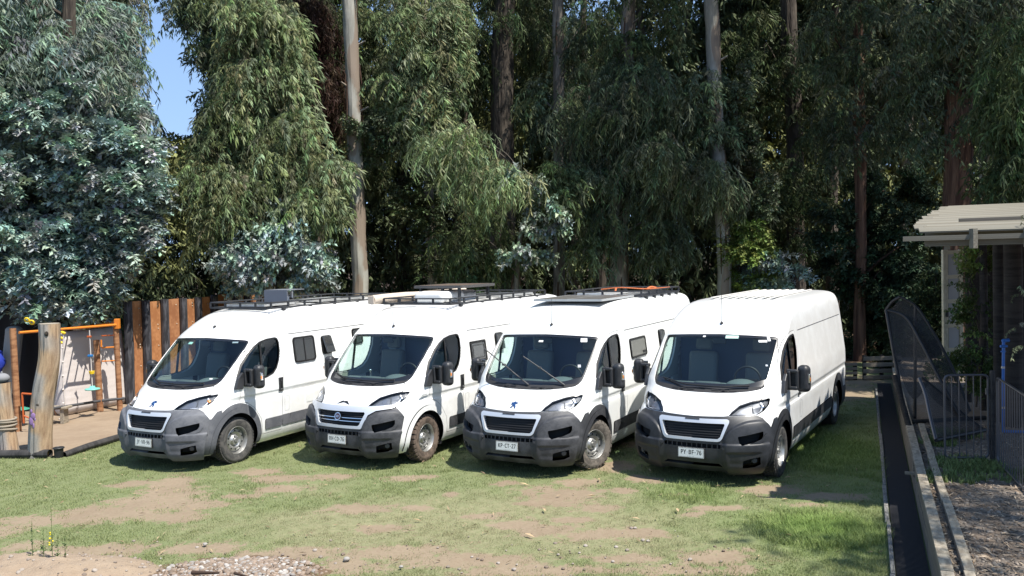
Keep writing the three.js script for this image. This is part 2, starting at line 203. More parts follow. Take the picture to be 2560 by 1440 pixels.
const wd = pchip([[.2, .9], [.28, .955], [.4, .995], [.5, 1.005], [.6, 1.01], [.8, 1.015], [.9, 1.018], [.95, 1.017], [.985, 1.006], [1.02, 1.008], [1.06, 1.022], [1.16, 1.022], [1.27, 1.018], [1.45, .998], [1.6, .98], [1.8, .955], [1.95, .935], [2.05, .922], [2.15, .907], [2.25, .885], [2.32, .855], [2.36, .82], [2.39, .765], [2.41, .68], [2.425, .55], [2.435, .35], [2.44, 0]]);
const Dp = pchip([[.2, .7], [.5, .72], [.8, .78], [.955, .85], [1.04, .8], [1.16, .68], [1.27, .52], [1.32, .47], [1.6, .42], [1.95, .4], [2.15, .45], [2.44, .5]]);
const np_ = pchip([[.2, 2.5], [.8, 2.5], [1, 2.2], [1.2, 2.1], [2.44, 2.1]]);
const zr = pchip([[.2, -5], [.4, -5.05], [1.9, -5.05], [2.25, -5], [2.36, -4.93], [2.41, -4.8], [2.44, -4.4]]);
// s along the plan curve: 0 = nose, 1 = where the side starts, 2 = where the tail starts, 3 = middle of the tail
function P0(s, y) {
  const sg = s < 0 ? -1 : 1; s = Math.abs(s);
  const w = wd(y), n = np_(y), D = Dp(y), f = zf(y), zc = f - D, R = zr(y), Dr = Math.min(.14, w * .5 + .01);
  let x, z;
  if (s <= 1) { const a = s * Math.PI / 2; x = w * Math.pow(Math.sin(a), 2 / n); z = zc + D * Math.pow(Math.max(0, Math.cos(a)), 2 / n); }
  else if (s <= 2) { x = w; z = zc + (R + Dr - zc) * (s - 1); }
  else { const a = (s - 2) * Math.PI / 2; x = w * Math.pow(Math.max(0, Math.cos(a)), 2 / 7); z = R + Dr - Dr * Math.pow(Math.sin(a), 2 / 3); }
  return V(sg * x, y, z);
}
function N0(s, y) {
  const e = 1e-3, a = P0(s + e, y).sub(P0(s - e, y)), b = P0(s, Math.min(2.4399, y + e)).sub(P0(s, y - e)), n = a.cross(b).normalize();
  return n.lengthSq() < .5 ? V(0, 1, 0) : n;
}
const ell = (cz, cy, a, b) => (z, y) => (Math.hypot((z - cz) / a, (y - cy) / b) - 1) * Math.min(a, b);
const smin = (a, b) => Math.min(a, b), smax = (...a) => Math.max(...a);
// patch of the shell: f(q, y, p) < 0 is kept; q = |x| - z runs round the corner of the van
function patch(f, o = {}) {
  const s0 = o.s0 ?? 0, s1 = o.s1 ?? 2, y0 = o.y0 ?? .2, y1 = o.y1 ?? 2.4399, offF = typeof o.off === 'function' ? o.off : null, off = offF ? 0 : o.off ?? 0, skirt = o.skirt ?? .02, sides = o.sides ?? [1, -1];
  let S = o.S, Y = o.Y;
  if (!S) {   // find the box of the patch, then grid it finely
    let a = 9, b = -9, c = 9, e = -9; const ns = 150, ny = 130;
    for (let i = 0; i <= ns; i++) for (let j = 0; j <= ny; j++) { const s = s0 + (s1 - s0) * i / ns, y = y0 + (y1 - y0) * j / ny, p = P0(s, y); if (f(Math.abs(p.x) - p.z, y, p) < .03) { a = Math.min(a, s); b = Math.max(b, s); c = Math.min(c, y); e = Math.max(e, y); } }
    const ds = (s1 - s0) / ns, dy = (y1 - y0) / ny; a = Math.max(s0, a - ds); b = Math.min(s1, b + ds); c = Math.max(y0, c - dy); e = Math.min(y1, e + dy);
    const L = (P0(b, (c + e) / 2).distanceTo(P0((a + b) / 2, (c + e) / 2)) + P0(a, (c + e) / 2).distanceTo(P0((a + b) / 2, (c + e) / 2))), res = o.res ?? .02, n1 = clamp(Math.ceil(L / res), 8, 140), n2 = clamp(Math.ceil((e - c) / res), 8, 110);
    S = Array.from({ length: n1 + 1 }, (_, i) => a + (b - a) * i / n1); Y = Array.from({ length: n2 + 1 }, (_, i) => c + (e - c) * i / n2);
  }
  const nS = S.length, nY = Y.length, base = [], nor = [], val = [];
  for (let j = 0; j < nY; j++) for (let i = 0; i < nS; i++) { const p = P0(S[i], Y[j]); base.push(p); nor.push(N0(S[i], Y[j])); val.push(f(Math.abs(p.x) - p.z, Y[j], p)); }
  const outP = [], outN = [], outI = [], em = new Map(), vm = new Map(), segs = [];
  const add = (p, n) => { outP.push(p); outN.push(n); return outP.length - 1; };
  const vert = (i) => { if (!vm.has(i)) vm.set(i, add(base[i], nor[i])); return vm.get(i); };
  const cut = (a, b) => { const k = a < b ? a * 1e6 + b : b * 1e6 + a; if (!em.has(k)) { const t = val[a] / (val[a] - val[b]); em.set(k, add(base[a].clone().lerp(base[b], t), nor[a].clone().lerp(nor[b], t).normalize())); } return em.get(k); };
  const tri = (a, b, c) => {
    const ins = [a, b, c].map((i) => val[i] < 0), k = ins.filter(Boolean).length;
    if (k === 3) outI.push(vert(a), vert(b), vert(c));
    else if (k === 1) { const r = ins[0] ? [a, b, c] : ins[1] ? [b, c, a] : [c, a, b], p = cut(r[0], r[1]), q = cut(r[0], r[2]); outI.push(vert(r[0]), p, q); segs.push([p, q]); }
    else if (k === 2) { const r = !ins[0] ? [a, b, c] : !ins[1] ? [b, c, a] : [c, a, b], p = cut(r[0], r[1]), q = cut(r[0], r[2]); outI.push(p, vert(r[1]), vert(r[2]), p, vert(r[2]), q); segs.push([q, p]); }
  };
  for (let j = 0; j < nY - 1; j++) for (let i = 0; i < nS - 1; i++) { const a = j * nS + i, b = a + 1, c = a + nS, d = c + 1; tri(a, b, d); tri(a, d, c); }
  if (offF) {   // relief pressed into the panel: move the points, then take the normals from the moved sheet
    const q = new THREE.BufferGeometry(); outP.forEach((p, i) => p.addScaledVector(outN[i], offF(Math.abs(p.x) - p.z, p.y, p)));
    q.setAttribute('position', new THREE.Float32BufferAttribute(outP.flatMap((p) => [p.x, p.y, p.z]), 3)); q.setIndex(outI); q.computeVertexNormals();
    const a = q.attributes.normal; outN.forEach((n, i) => { const x = outP[i].x < 1e-4 ? 0 : a.getX(i); n.set(x, a.getY(i), a.getZ(i)).normalize(); });
  }
  const pos = [], nrm = [], idx = [], uv = [];
  for (const sg of sides) {
    const o0 = pos.length / 3, push = (p, n, k, nn) => { const x = p.x + n.x * k, y = p.y + n.y * k, z = p.z + n.z * k, m = nn || n; pos.push(sg * x, y, z); nrm.push(sg * m.x, m.y, m.z); uv.push(Math.abs(n.x) > .6 ? z : x, y); };
    outP.forEach((p, i) => push(p, outN[i], off));
    for (let i = 0; i < outI.length; i += 3) sg > 0 ? idx.push(o0 + outI[i], o0 + outI[i + 1], o0 + outI[i + 2]) : idx.push(o0 + outI[i], o0 + outI[i + 2], o0 + outI[i + 1]);
    if (skirt) for (const [p, q] of segs) { const e = outP[q].clone().sub(outP[p]), m = e.cross(outN[p]).normalize(), k = pos.length / 3; push(outP[p], outN[p], off, m); push(outP[q], outN[q], off, m); push(outP[q], outN[q], off - skirt, m); push(outP[p], outN[p], off - skirt, m); idx.push(k, k + 1, k + 2, k, k + 2, k + 3); }
  }
  const g = new THREE.BufferGeometry(); g.setAttribute('position', new THREE.Float32BufferAttribute(pos, 3)); g.setAttribute('normal', new THREE.Float32BufferAttribute(nrm, 3)); g.setAttribute('uv', new THREE.Float32BufferAttribute(uv, 2)); g.setIndex(idx); return g;
}
const sideP = (pts) => { const f = poly(pts); return (q, y, p) => f(p.z, y); };
const frontP = (pts) => { const f = poly(pts); return (q, y, p) => p.z < -.9 ? 1 : f(Math.abs(p.x), y); };
const cornP = (pts) => { const f = poly(pts); return (q, y) => f(q, y); };
const rbox = (z0, z1, y0, y1, r) => (q, y, p) => { const dx = Math.abs(p.z - (z0 + z1) / 2) - Math.abs(z1 - z0) / 2 + r, dy = Math.abs(y - (y0 + y1) / 2) - (y1 - y0) / 2 + r; return Math.hypot(Math.max(dx, 0), Math.max(dy, 0)) + Math.min(0, Math.max(dx, dy)) - r; };

// outlines (measured): q-y round the corners, x-y in front, z-y on the sides
const RZ = -4.1;
const shieldF = (() => { const f = poly([[-1.2, 1.962], [.25, 1.962], [.42, 1.96], [.8, 1.948], [1.12, 1.932], [1.25, 1.922], [1.285, 1.905], [1.262, 1.86], [1.08, 1.7], [.80, 1.445], [.68, 1.34], [.565, 1.282], [.3, 1.268], [0, 1.262], [-.3, 1.26], [-1.2, 1.26]]); return (q, y) => f(q, y); })();
const cowlF = cornP([[-1, 1.275], [0, 1.275], [.54, 1.296], [.6, 1.33], [.585, 1.29], [.5, 1.262], [.25, 1.236], [-.03, 1.219], [-.28, 1.213], [-1, 1.21]]);
const hoodF = cornP([[-1.3, .938], [-.865, .938], [-.42, .947], [-.34, .952], [-.24, 1.004], [-.06, 1.073], [.2, 1.118], [.42, 1.142], [.50, 1.175], [.5, 1.256], [.25, 1.231], [-.03, 1.214], [-.28, 1.208], [-1.3, 1.205]]);
const lampF = cornP([[-.33, .953], [-.235, 1], [-.055, 1.067], [.19, 1.111], [.4, 1.134], [.6, 1.147], [.615, 1.135], [.545, 1.073], [.385, .995], [.215, .956], [.05, .951]]);
const winF = sideP([[-.02, 1.36], [-.145, 1.545], [-.332, 1.721], [-.46, 1.815], [-.586, 1.882], [-.75, 1.912], [-.95, 1.92], [-1.0, 1.9], [-1.022, 1.84], [-1.02, 1.70], [-.98, 1.56], [-.91, 1.433], [-.81, 1.345], [-.65, 1.3], [-.4, 1.28], [-.1, 1.29]]);
const doorF = sideP([[-.045, .965], [-.045, 1.21], [.03, 1.34], [-.1, 1.545], [-.3, 1.745], [-.45, 1.862], [-.62, 1.945], [-.8, 1.972], [-1.06, 1.975], [-1.085, 1.9], [-1.075, 1.6], [-1.03, 1.2], [-1.0, .9], [-.995, .36], [-.53, .36], [-.53, .45], [-.5, .63], [-.36, .83], [-.18, .95]]);
const archIn = ell(.03, .36, .44, .455), archOut = ell(.03, .36, .53, .6), rarchIn = ell(RZ, .36, .44, .455), rarchOut = ell(RZ - .03, .36, .53, .58);
const lobe = poly([[.40, .79], [.447, .787], [.568, .887], [.66, .90], [.66, .2], [.25, .2], [.28, .4], [.335, .58]]);
const bumpF = (() => { const f = poly([[-1.3, .926], [-.42, .938], [-.31, .944], [.05, .943], [.2, .946], [.29, .91], [.351, .845], [.405, .785], [.33, .58], [.275, .4], [.245, .2], [-1.3, .2]]); return (q, y) => f(q, y); })();
const grOut = poly([[-.7, .905], [.455, .905], [.485, .89], [.488, .865], [.41, .66], [.385, .632], [.35, .622], [-.7, .622]]);
const grIn = poly([[-.7, .85], [.425, .85], [.437, .84], [.385, .685], [.355, .658], [-.7, .656]]);
const front = (f) => (q, y, p) => p.z < .3 ? 1 : f(Math.abs(p.x), y);
const intakeF = (() => { const f = poly([[.60, .695], [.70, .712], [.868, .752], [.872, .70], [.845, .635], [.65, .585], [.62, .61]]); return (q, y, p) => p.z < .3 ? 1 : f(Math.abs(p.x), y); })();
const fogF = (() => { const f = poly([[.66, .385], [.75, .412], [.84, .43], [.835, .34], [.78, .315], [.64, .3]]); return (q, y, p) => p.z < .3 ? 1 : f(Math.abs(p.x), y); })();
const slotF = front(poly([[-.7, .583], [.395, .583], [.388, .53], [-.7, .53]]));
const slotB = front(poly([[-.7, .325], [.36, .325], [.42, .285], [-.7, .285]]));

const M = {};
const dustMap = (a, b) => { const t = tex(512, 512, (u, v) => { const n = .5 * pnoise(u * 6, v * 6, 6, 6) + .3 * pnoise(u * 19, v * 19, 19, 19) + .2 * pnoise(u * 90, v * 90, 90, 90); return mixc(a, b, sstep(.3, .72, n)); }); t.repeat.set(.8, .8); return t; };

M.dustW = dustMap([.755, .75, .73], [.83, .835, .82]); M.white = phys([1, 1, 1], .32, { map: M.dustW, clearcoat: .6, clearcoatRoughness: .12 });
M.whiteDull = phys([.76, .77, .75], .42, { clearcoat: .3, clearcoatRoughness: .3 });
M.silver = phys([.62, .64, .67], .34, { metalness: .35, clearcoat: .5 });
const speck = tex(256, 256, (u, v) => .5 + .5 * (pnoise(u * 64, v * 64, 64, 64) - .5) + .4 * (pnoise(u * 8, v * 8, 8, 8) - .5), false);
M.plasticPale = std([1, 1, 1], .72, { map: dustMap([.088, .092, .105], [.135, .138, .150]) });
M.plastic = std([1, 1, 1], .6, { map: dustMap([.032, .033, .037], [.068, .069, .075]) });
M.plasticDark = std([1, 1, 1], .48, { map: dustMap([.019, .020, .022], [.036, .037, .041]) });
M.black = std([.012, .012, .013], .55);
M.blackGloss = phys([.012, .012, .014], .22, { clearcoat: .5 });
M.dark = std([.022, .022, .024], .8);
M.well = std([.012, .012, .012], .95);
M.dash = std([.10, .115, .115], .7);
M.dash2 = std([.07, .08, .082], .8);
M.seat = std([.14, .15, .155], .95, { bumpMap: speck, bumpScale: .002 });
M.lining = std([.30, .31, .27], .9);
M.bulk = std([.09, .11, .15], .9);
M.curtain = std([.24, .29, .34], .95);
M.glass = phys([.80, .92, .90], .02, { transmission: 1, thickness: 0, ior: 1.5 });
M.lens = phys([.97, .98, 1], .03, { transmission: 1, thickness: 0, ior: 1.45 });
M.tint = phys([.03, .033, .036], .08, { clearcoat: 1, clearcoatRoughness: .03 });
M.chrome = phys([.75, .76, .78], .18, { metalness: 1 });
M.lampBody = std([.055, .062, .072], .5);
M.reflector = phys([.11, .12, .14], .35, { clearcoat: .6 });
M.steel = phys([.46, .46, .45], .42, { metalness: .75, map: tex(256, 256, (u, v) => { const n = .6 * pnoise(u * 9, v * 9, 9, 9) + .4 * pnoise(u * 40, v * 40, 40, 40); return mixc([.7, .69, .66], [1, 1, 1], sstep(.3, .6, n)); }) });
M.orangeLens = phys([.75, .25, .05], .15, { clearcoat: 1 });
M.blue = phys([.03, .09, .24], .4, { metalness: .5 });
M.rack = std([.03, .031, .034], .5);
M.alu = phys([.62, .62, .6], .4, { metalness: .6 });
M.rubber = (() => {});
function tyreMat(a, b) { return std([1, 1, 1], .92, { map: tex(512, 128, (u, v) => mixc(a, b, sstep(.3, .7, .6 * pnoise(u * 24, v * 6, 24, 6) + .4 * pnoise(u * 90, v * 22, 90, 22)))) }); }
M.tyre = [tyreMat([.045, .044, .042], [.09, .085, .078]), tyreMat([.07, .052, .04], [.15, .11, .085]), tyreMat([.075, .065, .055], [.15, .13, .11]), tyreMat([.03, .03, .029], [.075, .07, .063])];

function tyreGeo(lug) {   // lathe about x with tread blocks cut as real ridges
  const prof = [[.215, -.095], [.245, -.108], [.30, -.118], [.335, -.112], [.352, -.096], [.36, -.075], [.362, 0], [.36, .075], [.352, .096], [.335, .112], [.31, .119], [.30, .113], [.285, .117], [.245, .108], [.218, .095]];
  const g = new THREE.LatheGeometry(prof.map(([r, x]) => new THREE.Vector2(r, x)), 72); g.rotateZ(-Math.PI / 2); g.deleteAttribute('normal');
  const list = [g]; g.computeVertexNormals();
  const n = lug ? 30 : 44;
  for (let k = 0; k < n; k++) for (let r = 0; r < 4; r++) {
    const a = (k + (r % 2) * .5) / n * Math.PI * 2, w = 2 * Math.PI * .36 / n * (lug ? .62 : .74), b = new THREE.BoxGeometry(.04, lug ? .02 : .012, w), x = -.075 + r * .05;
    b.translate(x, .362, 0); b.rotateX(a); list.push(b);
    if (lug && (r === 0 || r === 3)) { const c = new THREE.BoxGeometry(.016, .045, w); c.rotateZ(r ? .35 : -.35); c.translate(r ? .103 : -.103, .343, 0); c.rotateX(a); list.push(c); }
  }
  return merge(list);
}
function rimGeo() {
  const pr = [[.02, .055], [.055, .06], [.07, .052], [.085, .03], [.098, .026], [.115, .045], [.135, .052], [.165, .05], [.182, .03], [.187, .01], [.205, .012], [.213, .05], [.222, .098], [.214, .1], [.205, .06], [.2, .02], [.19, -.09]];
  const g = new THREE.LatheGeometry(pr.map(([r, x]) => new THREE.Vector2(r, x)), 48); g.rotateZ(-Math.PI / 2); return g;
}
function rimDark() { const c = new THREE.CylinderGeometry(.0145, .0145, .012, 12); c.rotateZ(Math.PI / 2); c.translate(.049, .15, 0); return c; }
function rimBolt() { const c = new THREE.CylinderGeometry(.011, .013, .03, 6); c.rotateZ(-Math.PI / 2); c.translate(.048, .068, 0); return c; }
function hubCap() { const h = new THREE.CylinderGeometry(.03, .034, .03, 20); h.rotateZ(-Math.PI / 2); h.translate(.062, 0, 0); return h; }
const RIM = [rimGeo(), rimDark(), hubCap(), rimBolt()], TYRE = [tyreGeo(false), tyreGeo(true)];
function wheel(parent, x, z, kind, tm, steer = 0) {
  const g = new THREE.Group(); g.name = 'wheel'; g.position.set(x, .362, z); g.rotation.y = (x < 0 ? Math.PI : 0) + steer; parent.add(g);
  part('tyre', TYRE[kind], tm, g); part('rim', RIM[0], M.steel, g); part('hub_cap', RIM[2], M.steel, g); if (z === 0 && x > 0) { for (let k = 0; k < 10; k++) { const m = part('rim_hole', RIM[1], M.black, g); m.rotation.x = k / 10 * 6.2832; } for (let k = 0; k < 5; k++) { const m = part('wheel_bolt', RIM[3], M.steel, g); m.rotation.x = k / 5 * 6.2832 + .3; } }
}
function lion() {   // small rearing animal emblem of the maker, as a flat cut-out
  const s = new THREE.Shape([[0, .055], [.018, .062], [.03, .05], [.024, .036], [.042, .04], [.05, .052], [.056, .036], [.04, .022], [.022, .018], [.024, -.004], [.04, -.022], [.034, -.05], [.05, -.056], [.024, -.058], [.02, -.03], [.004, -.018], [-.012, -.034], [-.018, -.056], [-.042, -.058], [-.03, -.046], [-.024, -.022], [-.014, .004], [-.03, .01], [-.046, .002], [-.044, .014], [-.028, .024], [-.042, .032], [-.04, .042], [-.02, .04]].map(([x, y]) => new THREE.Vector2(x, y)));
  return new THREE.ExtrudeGeometry(s, { depth: .006, bevelEnabled: true, bevelSize: .002, bevelThickness: .002, bevelSegments: 1 });
}
function onFront(g, x, y, lift = .006) {   // lay a flat shape on the shell at x, y in front
  let lo = 0, hi = 1; for (let i = 0; i < 30; i++) { const m = (lo + hi) / 2; P0(m, y).x < Math.abs(x) ? lo = m : hi = m; }
  const s = lo, p = P0(s, y), n = N0(s, y); if (x < 0) { p.x *= -1; n.x *= -1; }
  const up = V(0, 1, 0).addScaledVector(n, -n.y).normalize(), R = up.clone().cross(n);
  g.applyMatrix4(new THREE.Matrix4().makeBasis(R, up, n).setPosition(p.addScaledVector(n, lift))); return g;
}
function onSide(g, z, y, lift = .004) { const x = wd(y), e = .01, ny = -(wd(y + e) - wd(y - e)) / (2 * e), n = V(1, ny, 0).normalize(), up = V(0, 1, 0).addScaledVector(n, -n.y).normalize(), R = up.clone().cross(n); g.applyMatrix4(new THREE.Matrix4().makeBasis(R, up, n).setPosition(V(x, y, z).addScaledVector(n, lift))); return g; }
function plateTex(text) {
  const c = document.createElement('canvas'); c.width = 512; c.height = 184; const x = c.getContext('2d');
  x.fillStyle = '#dfe0da'; x.fillRect(0, 0, 512, 184); x.strokeStyle = '#23272a'; x.lineWidth = 6; x.strokeRect(8, 8, 496, 168);
  x.fillStyle = '#1b1f22'; x.textAlign = 'center'; x.textBaseline = 'middle'; x.font = 'bold 112px sans-serif';
  const t = text.split(' '), put = (s, px) => { x.save(); x.translate(px, 82); x.scale(.86, 1.08); x.fillText(s, 0, 0); x.restore(); };
  put(t[0], 104); put(t[1], 262); put(t[2], 418); x.beginPath(); x.arc(183, 84, 7, 0, 7); x.arc(341, 84, 10, 0, 7); x.fill();
  x.font = 'bold 20px sans-serif'; 'CHILE'.split('').forEach((ch, i) => x.fillText(ch, 196 + i * 30, 158));
  const tx = new THREE.CanvasTexture(c); tx.colorSpace = THREE.SRGBColorSpace; return tx;
}
// shared shell geometry, made once
const stepsS = [...Array(31).keys()].map((i) => i / 30).concat([...Array(118).keys()].map((i) => 1 + (i + 1) / 118), [2.15, 2.3, 2.45, 2.6, 2.8, 3]);
const stepsY = [...Array(70).keys()].map((i) => .21 + (2.05 - .21) * i / 70).concat([...Array(26).keys()].map((i) => 2.05 + .3899 * Math.sin(i / 25 * Math.PI / 2)));
const G = {};
const isFront = (p) => p.z > -1.3;
const both = (name, f, o) => { G[name] = patch(f, o); };
both('shell', (q, y, p) => smax(isFront(p) ? smax(-(shieldF(q, y) - .002), -(hoodF(q, y) - .005), -(cowlF(q, y) - .002), -(lampF(q, y) + .002), -(bumpF(q, y) + .02), -(grIn(Math.abs(p.x), y) < 0 && p.z > .5 ? grIn(Math.abs(p.x), y) : 1)) : -1, -archIn(p.z, y), -rarchIn(p.z, y), p.z < .2 ? -(doorF(q, y, p) - .006) : -1), { S: stepsS, Y: stepsY, skirt: .03 });
both('door', (q, y, p) => p.z > .2 ? 1 : smax(doorF(q, y, p), -winF(q, y, p)), { s0: .4, s1: 1.6, off: 0, skirt: .04, sides: [1], res: .016 });
G.doorR = patch((q, y, p) => p.z > .2 ? 1 : smax(doorF(q, y, p), -winF(q, y, p)), { s0: .4, s1: 1.6, skirt: .04, sides: [-1], res: .016 });
both('hood', hoodF, { s1: 1, off: .003, skirt: .03, res: .014 });
both('cowl', cowlF, { s1: 1, off: -.006, skirt: .03, res: .014 });
both('glass', shieldF, { s1: 1, off: -.012, skirt: 0, res: .025 });
both('frit', (q, y) => smax(shieldF(q, y), -(smax(shieldF(q, y) + .028, 1.325 + .06 * sstep(.2, .75, q) - y))), { s1: 1, off: -.008, skirt: .004, res: .014 });
const winRing = (q, y, p) => smax(winF(q, y, p) - .012, -(winF(q, y, p) + .016)), winBar = (q, y, p) => smax(winF(q, y, p), Math.abs(p.z + .575 + (y - 1.6) * .06) - .02);
for (const [k, sd] of [['L', [1]], ['R', [-1]]]) {
  G['win' + k] = patch(winF, { s0: .4, s1: 1.6, off: -.014, skirt: 0, sides: sd, res: .03 });
  G['winFrame' + k] = patch((q, y, p) => smin(winRing(q, y, p), winBar(q, y, p)), { s0: .4, s1: 1.6, off: .004, skirt: .02, sides: sd, res: .012 });
  G['lampGlass' + k] = patch(lampF, { s1: 1, off: .003, skirt: 0, sides: sd, res: .014 });
  G['lampBack' + k] = patch((q, y) => lampF(q, y) - .01, { s1: 1, off: -.035, skirt: 0, sides: sd, res: .02 });
  G['lampRim' + k] = patch((q, y) => smax(lampF(q, y), -(lampF(q, y) + .008)), { s1: 1, off: .004, skirt: .035, sides: sd, res: .01 });
  const lampPart = (pts) => { const f = poly(pts); return (q, y) => smax(f(q, y), lampF(q, y) + .015); };
  G['lampA' + k] = [patch(lampPart([[-.2, .975], [-.06, 1.03], [.1, 1.07], [.16, 1.055], [.13, .985], [.02, .965]]), { s1: 1, off: -.022, skirt: .012, sides: sd, res: .012 }), patch(lampPart([[.19, 1.08], [.34, 1.1], [.36, 1.06], [.3, 1.0], [.22, .98], [.17, .99]]), { s1: 1, off: -.02, skirt: .012, sides: sd, res: .012 })];
  G['lampB' + k] = patch(lampPart([[.37, 1.1], [.40, 1.105], [.42, 1.06], [.33, .985], [.24, .965], [.0, .96], [.0, .972], [.24, .98], [.31, 1.0], [.385, 1.06]]), { s1: 1, off: -.012, skirt: .012, sides: sd, res: .008 });
  G['flare' + k] = patch((q, y, p) => p.z < -1 ? 1 : smax(smin(archOut(p.z, y), lobe(q, y)), -archIn(p.z, y), -(bumpF(q, y) - .004), y < .24 ? .24 - y : -1), { s0: .3, s1: 1.5, off: .016, skirt: .05, sides: sd, res: .016 });
  G['flareIn' + k] = patch((q, y, p) => p.z < -1 ? 1 : smax(archIn(p.z, y) - .07, -(archIn(p.z, y) + .008), y < .25 ? .25 - y : -1, -(bumpF(q, y) - .02)), { s0: .3, s1: 1.5, off: .022, skirt: .06, sides: sd, res: .014 });
  G['rflare' + k] = patch((q, y, p) => p.z > -3 ? 1 : smax(smin(rarchOut(p.z, y), smax(y - .62, p.z - RZ)), -rarchIn(p.z, y), p.z < -4.9 ? 1 : -1), { s0: 1.3, s1: 2, off: .016, skirt: .05, sides: sd, res: .02 });
  G['mould' + k] = patch((q, y, p) => smin(rbox(-.585, -.985, .43, .6, .015)(q, y, p), smin(rbox(-.995, -1.165, .43, .605, .012)(q, y, p), rbox(-1.175, RZ + .56, .43, .605, .015)(q, y, p))), { s0: 1, s1: 2, off: .014, skirt: .014, sides: sd, res: .025 });
  G['seam' + k] = patch((q, y, p) => smin(rbox(-1.19, -4.86, 1.951, 1.962, .004)(q, y, p), 1), { S: Array.from({ length: 40 }, (_, i) => 1.14 + .85 * i / 39), Y: [1.945, 1.949, 1.953, 1.957, 1.961, 1.965, 1.969], off: .002, skirt: .004, sides: sd });
  G['flap' + k] = patch((q, y, p) => Math.abs(rbox(-1.06, -1.165, .66, .915, .008)(q, y, p)) - .0035, { s0: 1, s1: 1.6, off: .0015, skirt: .002, sides: sd, res: .007 });
}
const skipGr = (p, y) => smax(-grOut(Math.abs(p.x), y), -1);
const bumpHoles = (q, y, p) => smax(-intakeF(q, y, p), -fogF(q, y, p), -slotF(q, y, p), -slotB(q, y, p));

const shLine = pchip([[0, .60], [.42, .655], [.5, .76], [.6, .825], [.72, .862], [.82, .868], [.95, .82]]);
const bumpOff = (q, y, p) => { const x = Math.abs(p.x), l = shLine(x); return .012 + .034 * (1 - sstep(l - .012, l + .035, y)) * sstep(.40, .47, x) * (1 - .4 * sstep(.86, .95, x)) + .016 * (1 - sstep(.585, .60, y)) * sstep(.36, .41, x) - .018 * sstep(.50, .47, y) * sstep(.30, .36, y) * sstep(.44, .52, x) * (1 - sstep(.78, .9, x)); };
both('bumper', (q, y, p) => smax(bumpF(q, y), p.z > .5 ? -grOut(Math.abs(p.x), y) : -1, bumpHoles(q, y, p)), { s1: 1, off: bumpOff, skirt: .06, res: .011 });
for (const [k, sd] of [['bumpIn', [1]], ['bumpInR', [-1]]]) G[k] = patch((q, y, p) => smax(bumpF(q, y) + .03, p.z > .5 ? -grOut(Math.abs(p.x), y) : -1, smin(smin(intakeF(q, y, p), fogF(q, y, p)), smin(slotF(q, y, p), slotB(q, y, p))) - .015), { s1: 1, off: -.045, skirt: 0, res: .02, sides: sd });
both('grFrame', front((x, y) => smax(grOut(x, y), -grIn(x, y))), { s1: 1, off: .03, skirt: .06, res: .01 });
both('grBack', front((x, y) => grIn(x, y) - .02), { s1: 1, off: -.05, skirt: 0, res: .03 });
G.grBars = [.685, .718, .751, .784, .817].map((c) => patch(front((x, y) => smax(grIn(x, y) - .004, Math.abs(y - c) - .006)), { s1: 1, off: -.008, skirt: .03, res: .006 }));
G.slotBars = [0, .07, .14, .21, .28, .35].map((c) => patch(front((x, y) => smax(slotFx(x, y), Math.abs(x - c) - .006)), { s1: .6, off: .012, skirt: .01, res: .008 }));
function slotFx(x, y) { return smax(x - .395, Math.abs(y - .556) - .027); }
both('bumpLip', front((x, y) => { const a = poly([[.40, .555], [.60, .565], [.74, .60], [.85, .655], [.90, .73], [.905, .69], [.88, .63], [.80, .575], [.66, .53], [.42, .52]])(x, y); return a; }), { s1: 1, off: .052, skirt: .04, res: .01 });
both('fogLip', front(poly([[.62, .30], [.78, .312], [.835, .338], [.832, .322], [.78, .292], [.62, .277]])), { s1: 1, off: .045, skirt: .02, res: .008 });
both('fender', front(poly([[-9, -9]])), { S: [0, .1], Y: [.3, .4] });
both('lining', (q, y, p) => smax(isFront(p) ? -(shieldF(q, y) + .012) : 1, p.z < .2 ? -(winF(q, y, p) - .01) : -1, y < 1.2 ? 1.2 - y : -1, -1.3 - p.z), { s0: 0, s1: 1.5, off: -.045, skirt: 0, res: .035 });
// Fiat-style nose: one silver surround across, bars in front
const fSur = poly([[-.9, .945], [.5, .945], [.80, .953], [.86, .95], [.80, .91], [.62, .885], [.525, .83], [.455, .655], [.43, .628], [-.9, .628]]), fIn = poly([[-.9, .872], [.46, .868], [.475, .845], [.405, .69], [.38, .672], [-.9, .668]]);
both('fFrame', front((x, y) => smax(fSur(x, y), -fIn(x, y))), { s1: 1, off: .03, skirt: .06, res: .01 });
both('fBack', front((x, y) => fIn(x, y) - .02), { s1: 1, off: -.04, skirt: 0, res: .03 });
G.fBars = [.70, .728, .756, .812, .842].map((c) => patch(front((x, y) => smax(fIn(x, y) - .004, Math.abs(y - c) - .005)), { s1: 1, off: -.004, skirt: .03, res: .006 }));
G.fChrome = [.782, .735].map((c) => patch(front((x, y) => smax(fIn(x, y) - .004, Math.abs(y - c) - .005)), { s1: 1, off: .012, skirt: .03, res: .006 }));
G.fbumper = patch((q, y, p) => smax(bumpF(q, y), p.z > .3 ? -fSur(Math.abs(p.x), y) : -1, bumpHoles(q, y, p)), { s1: 1, off: bumpOff, skirt: .06, res: .011 });

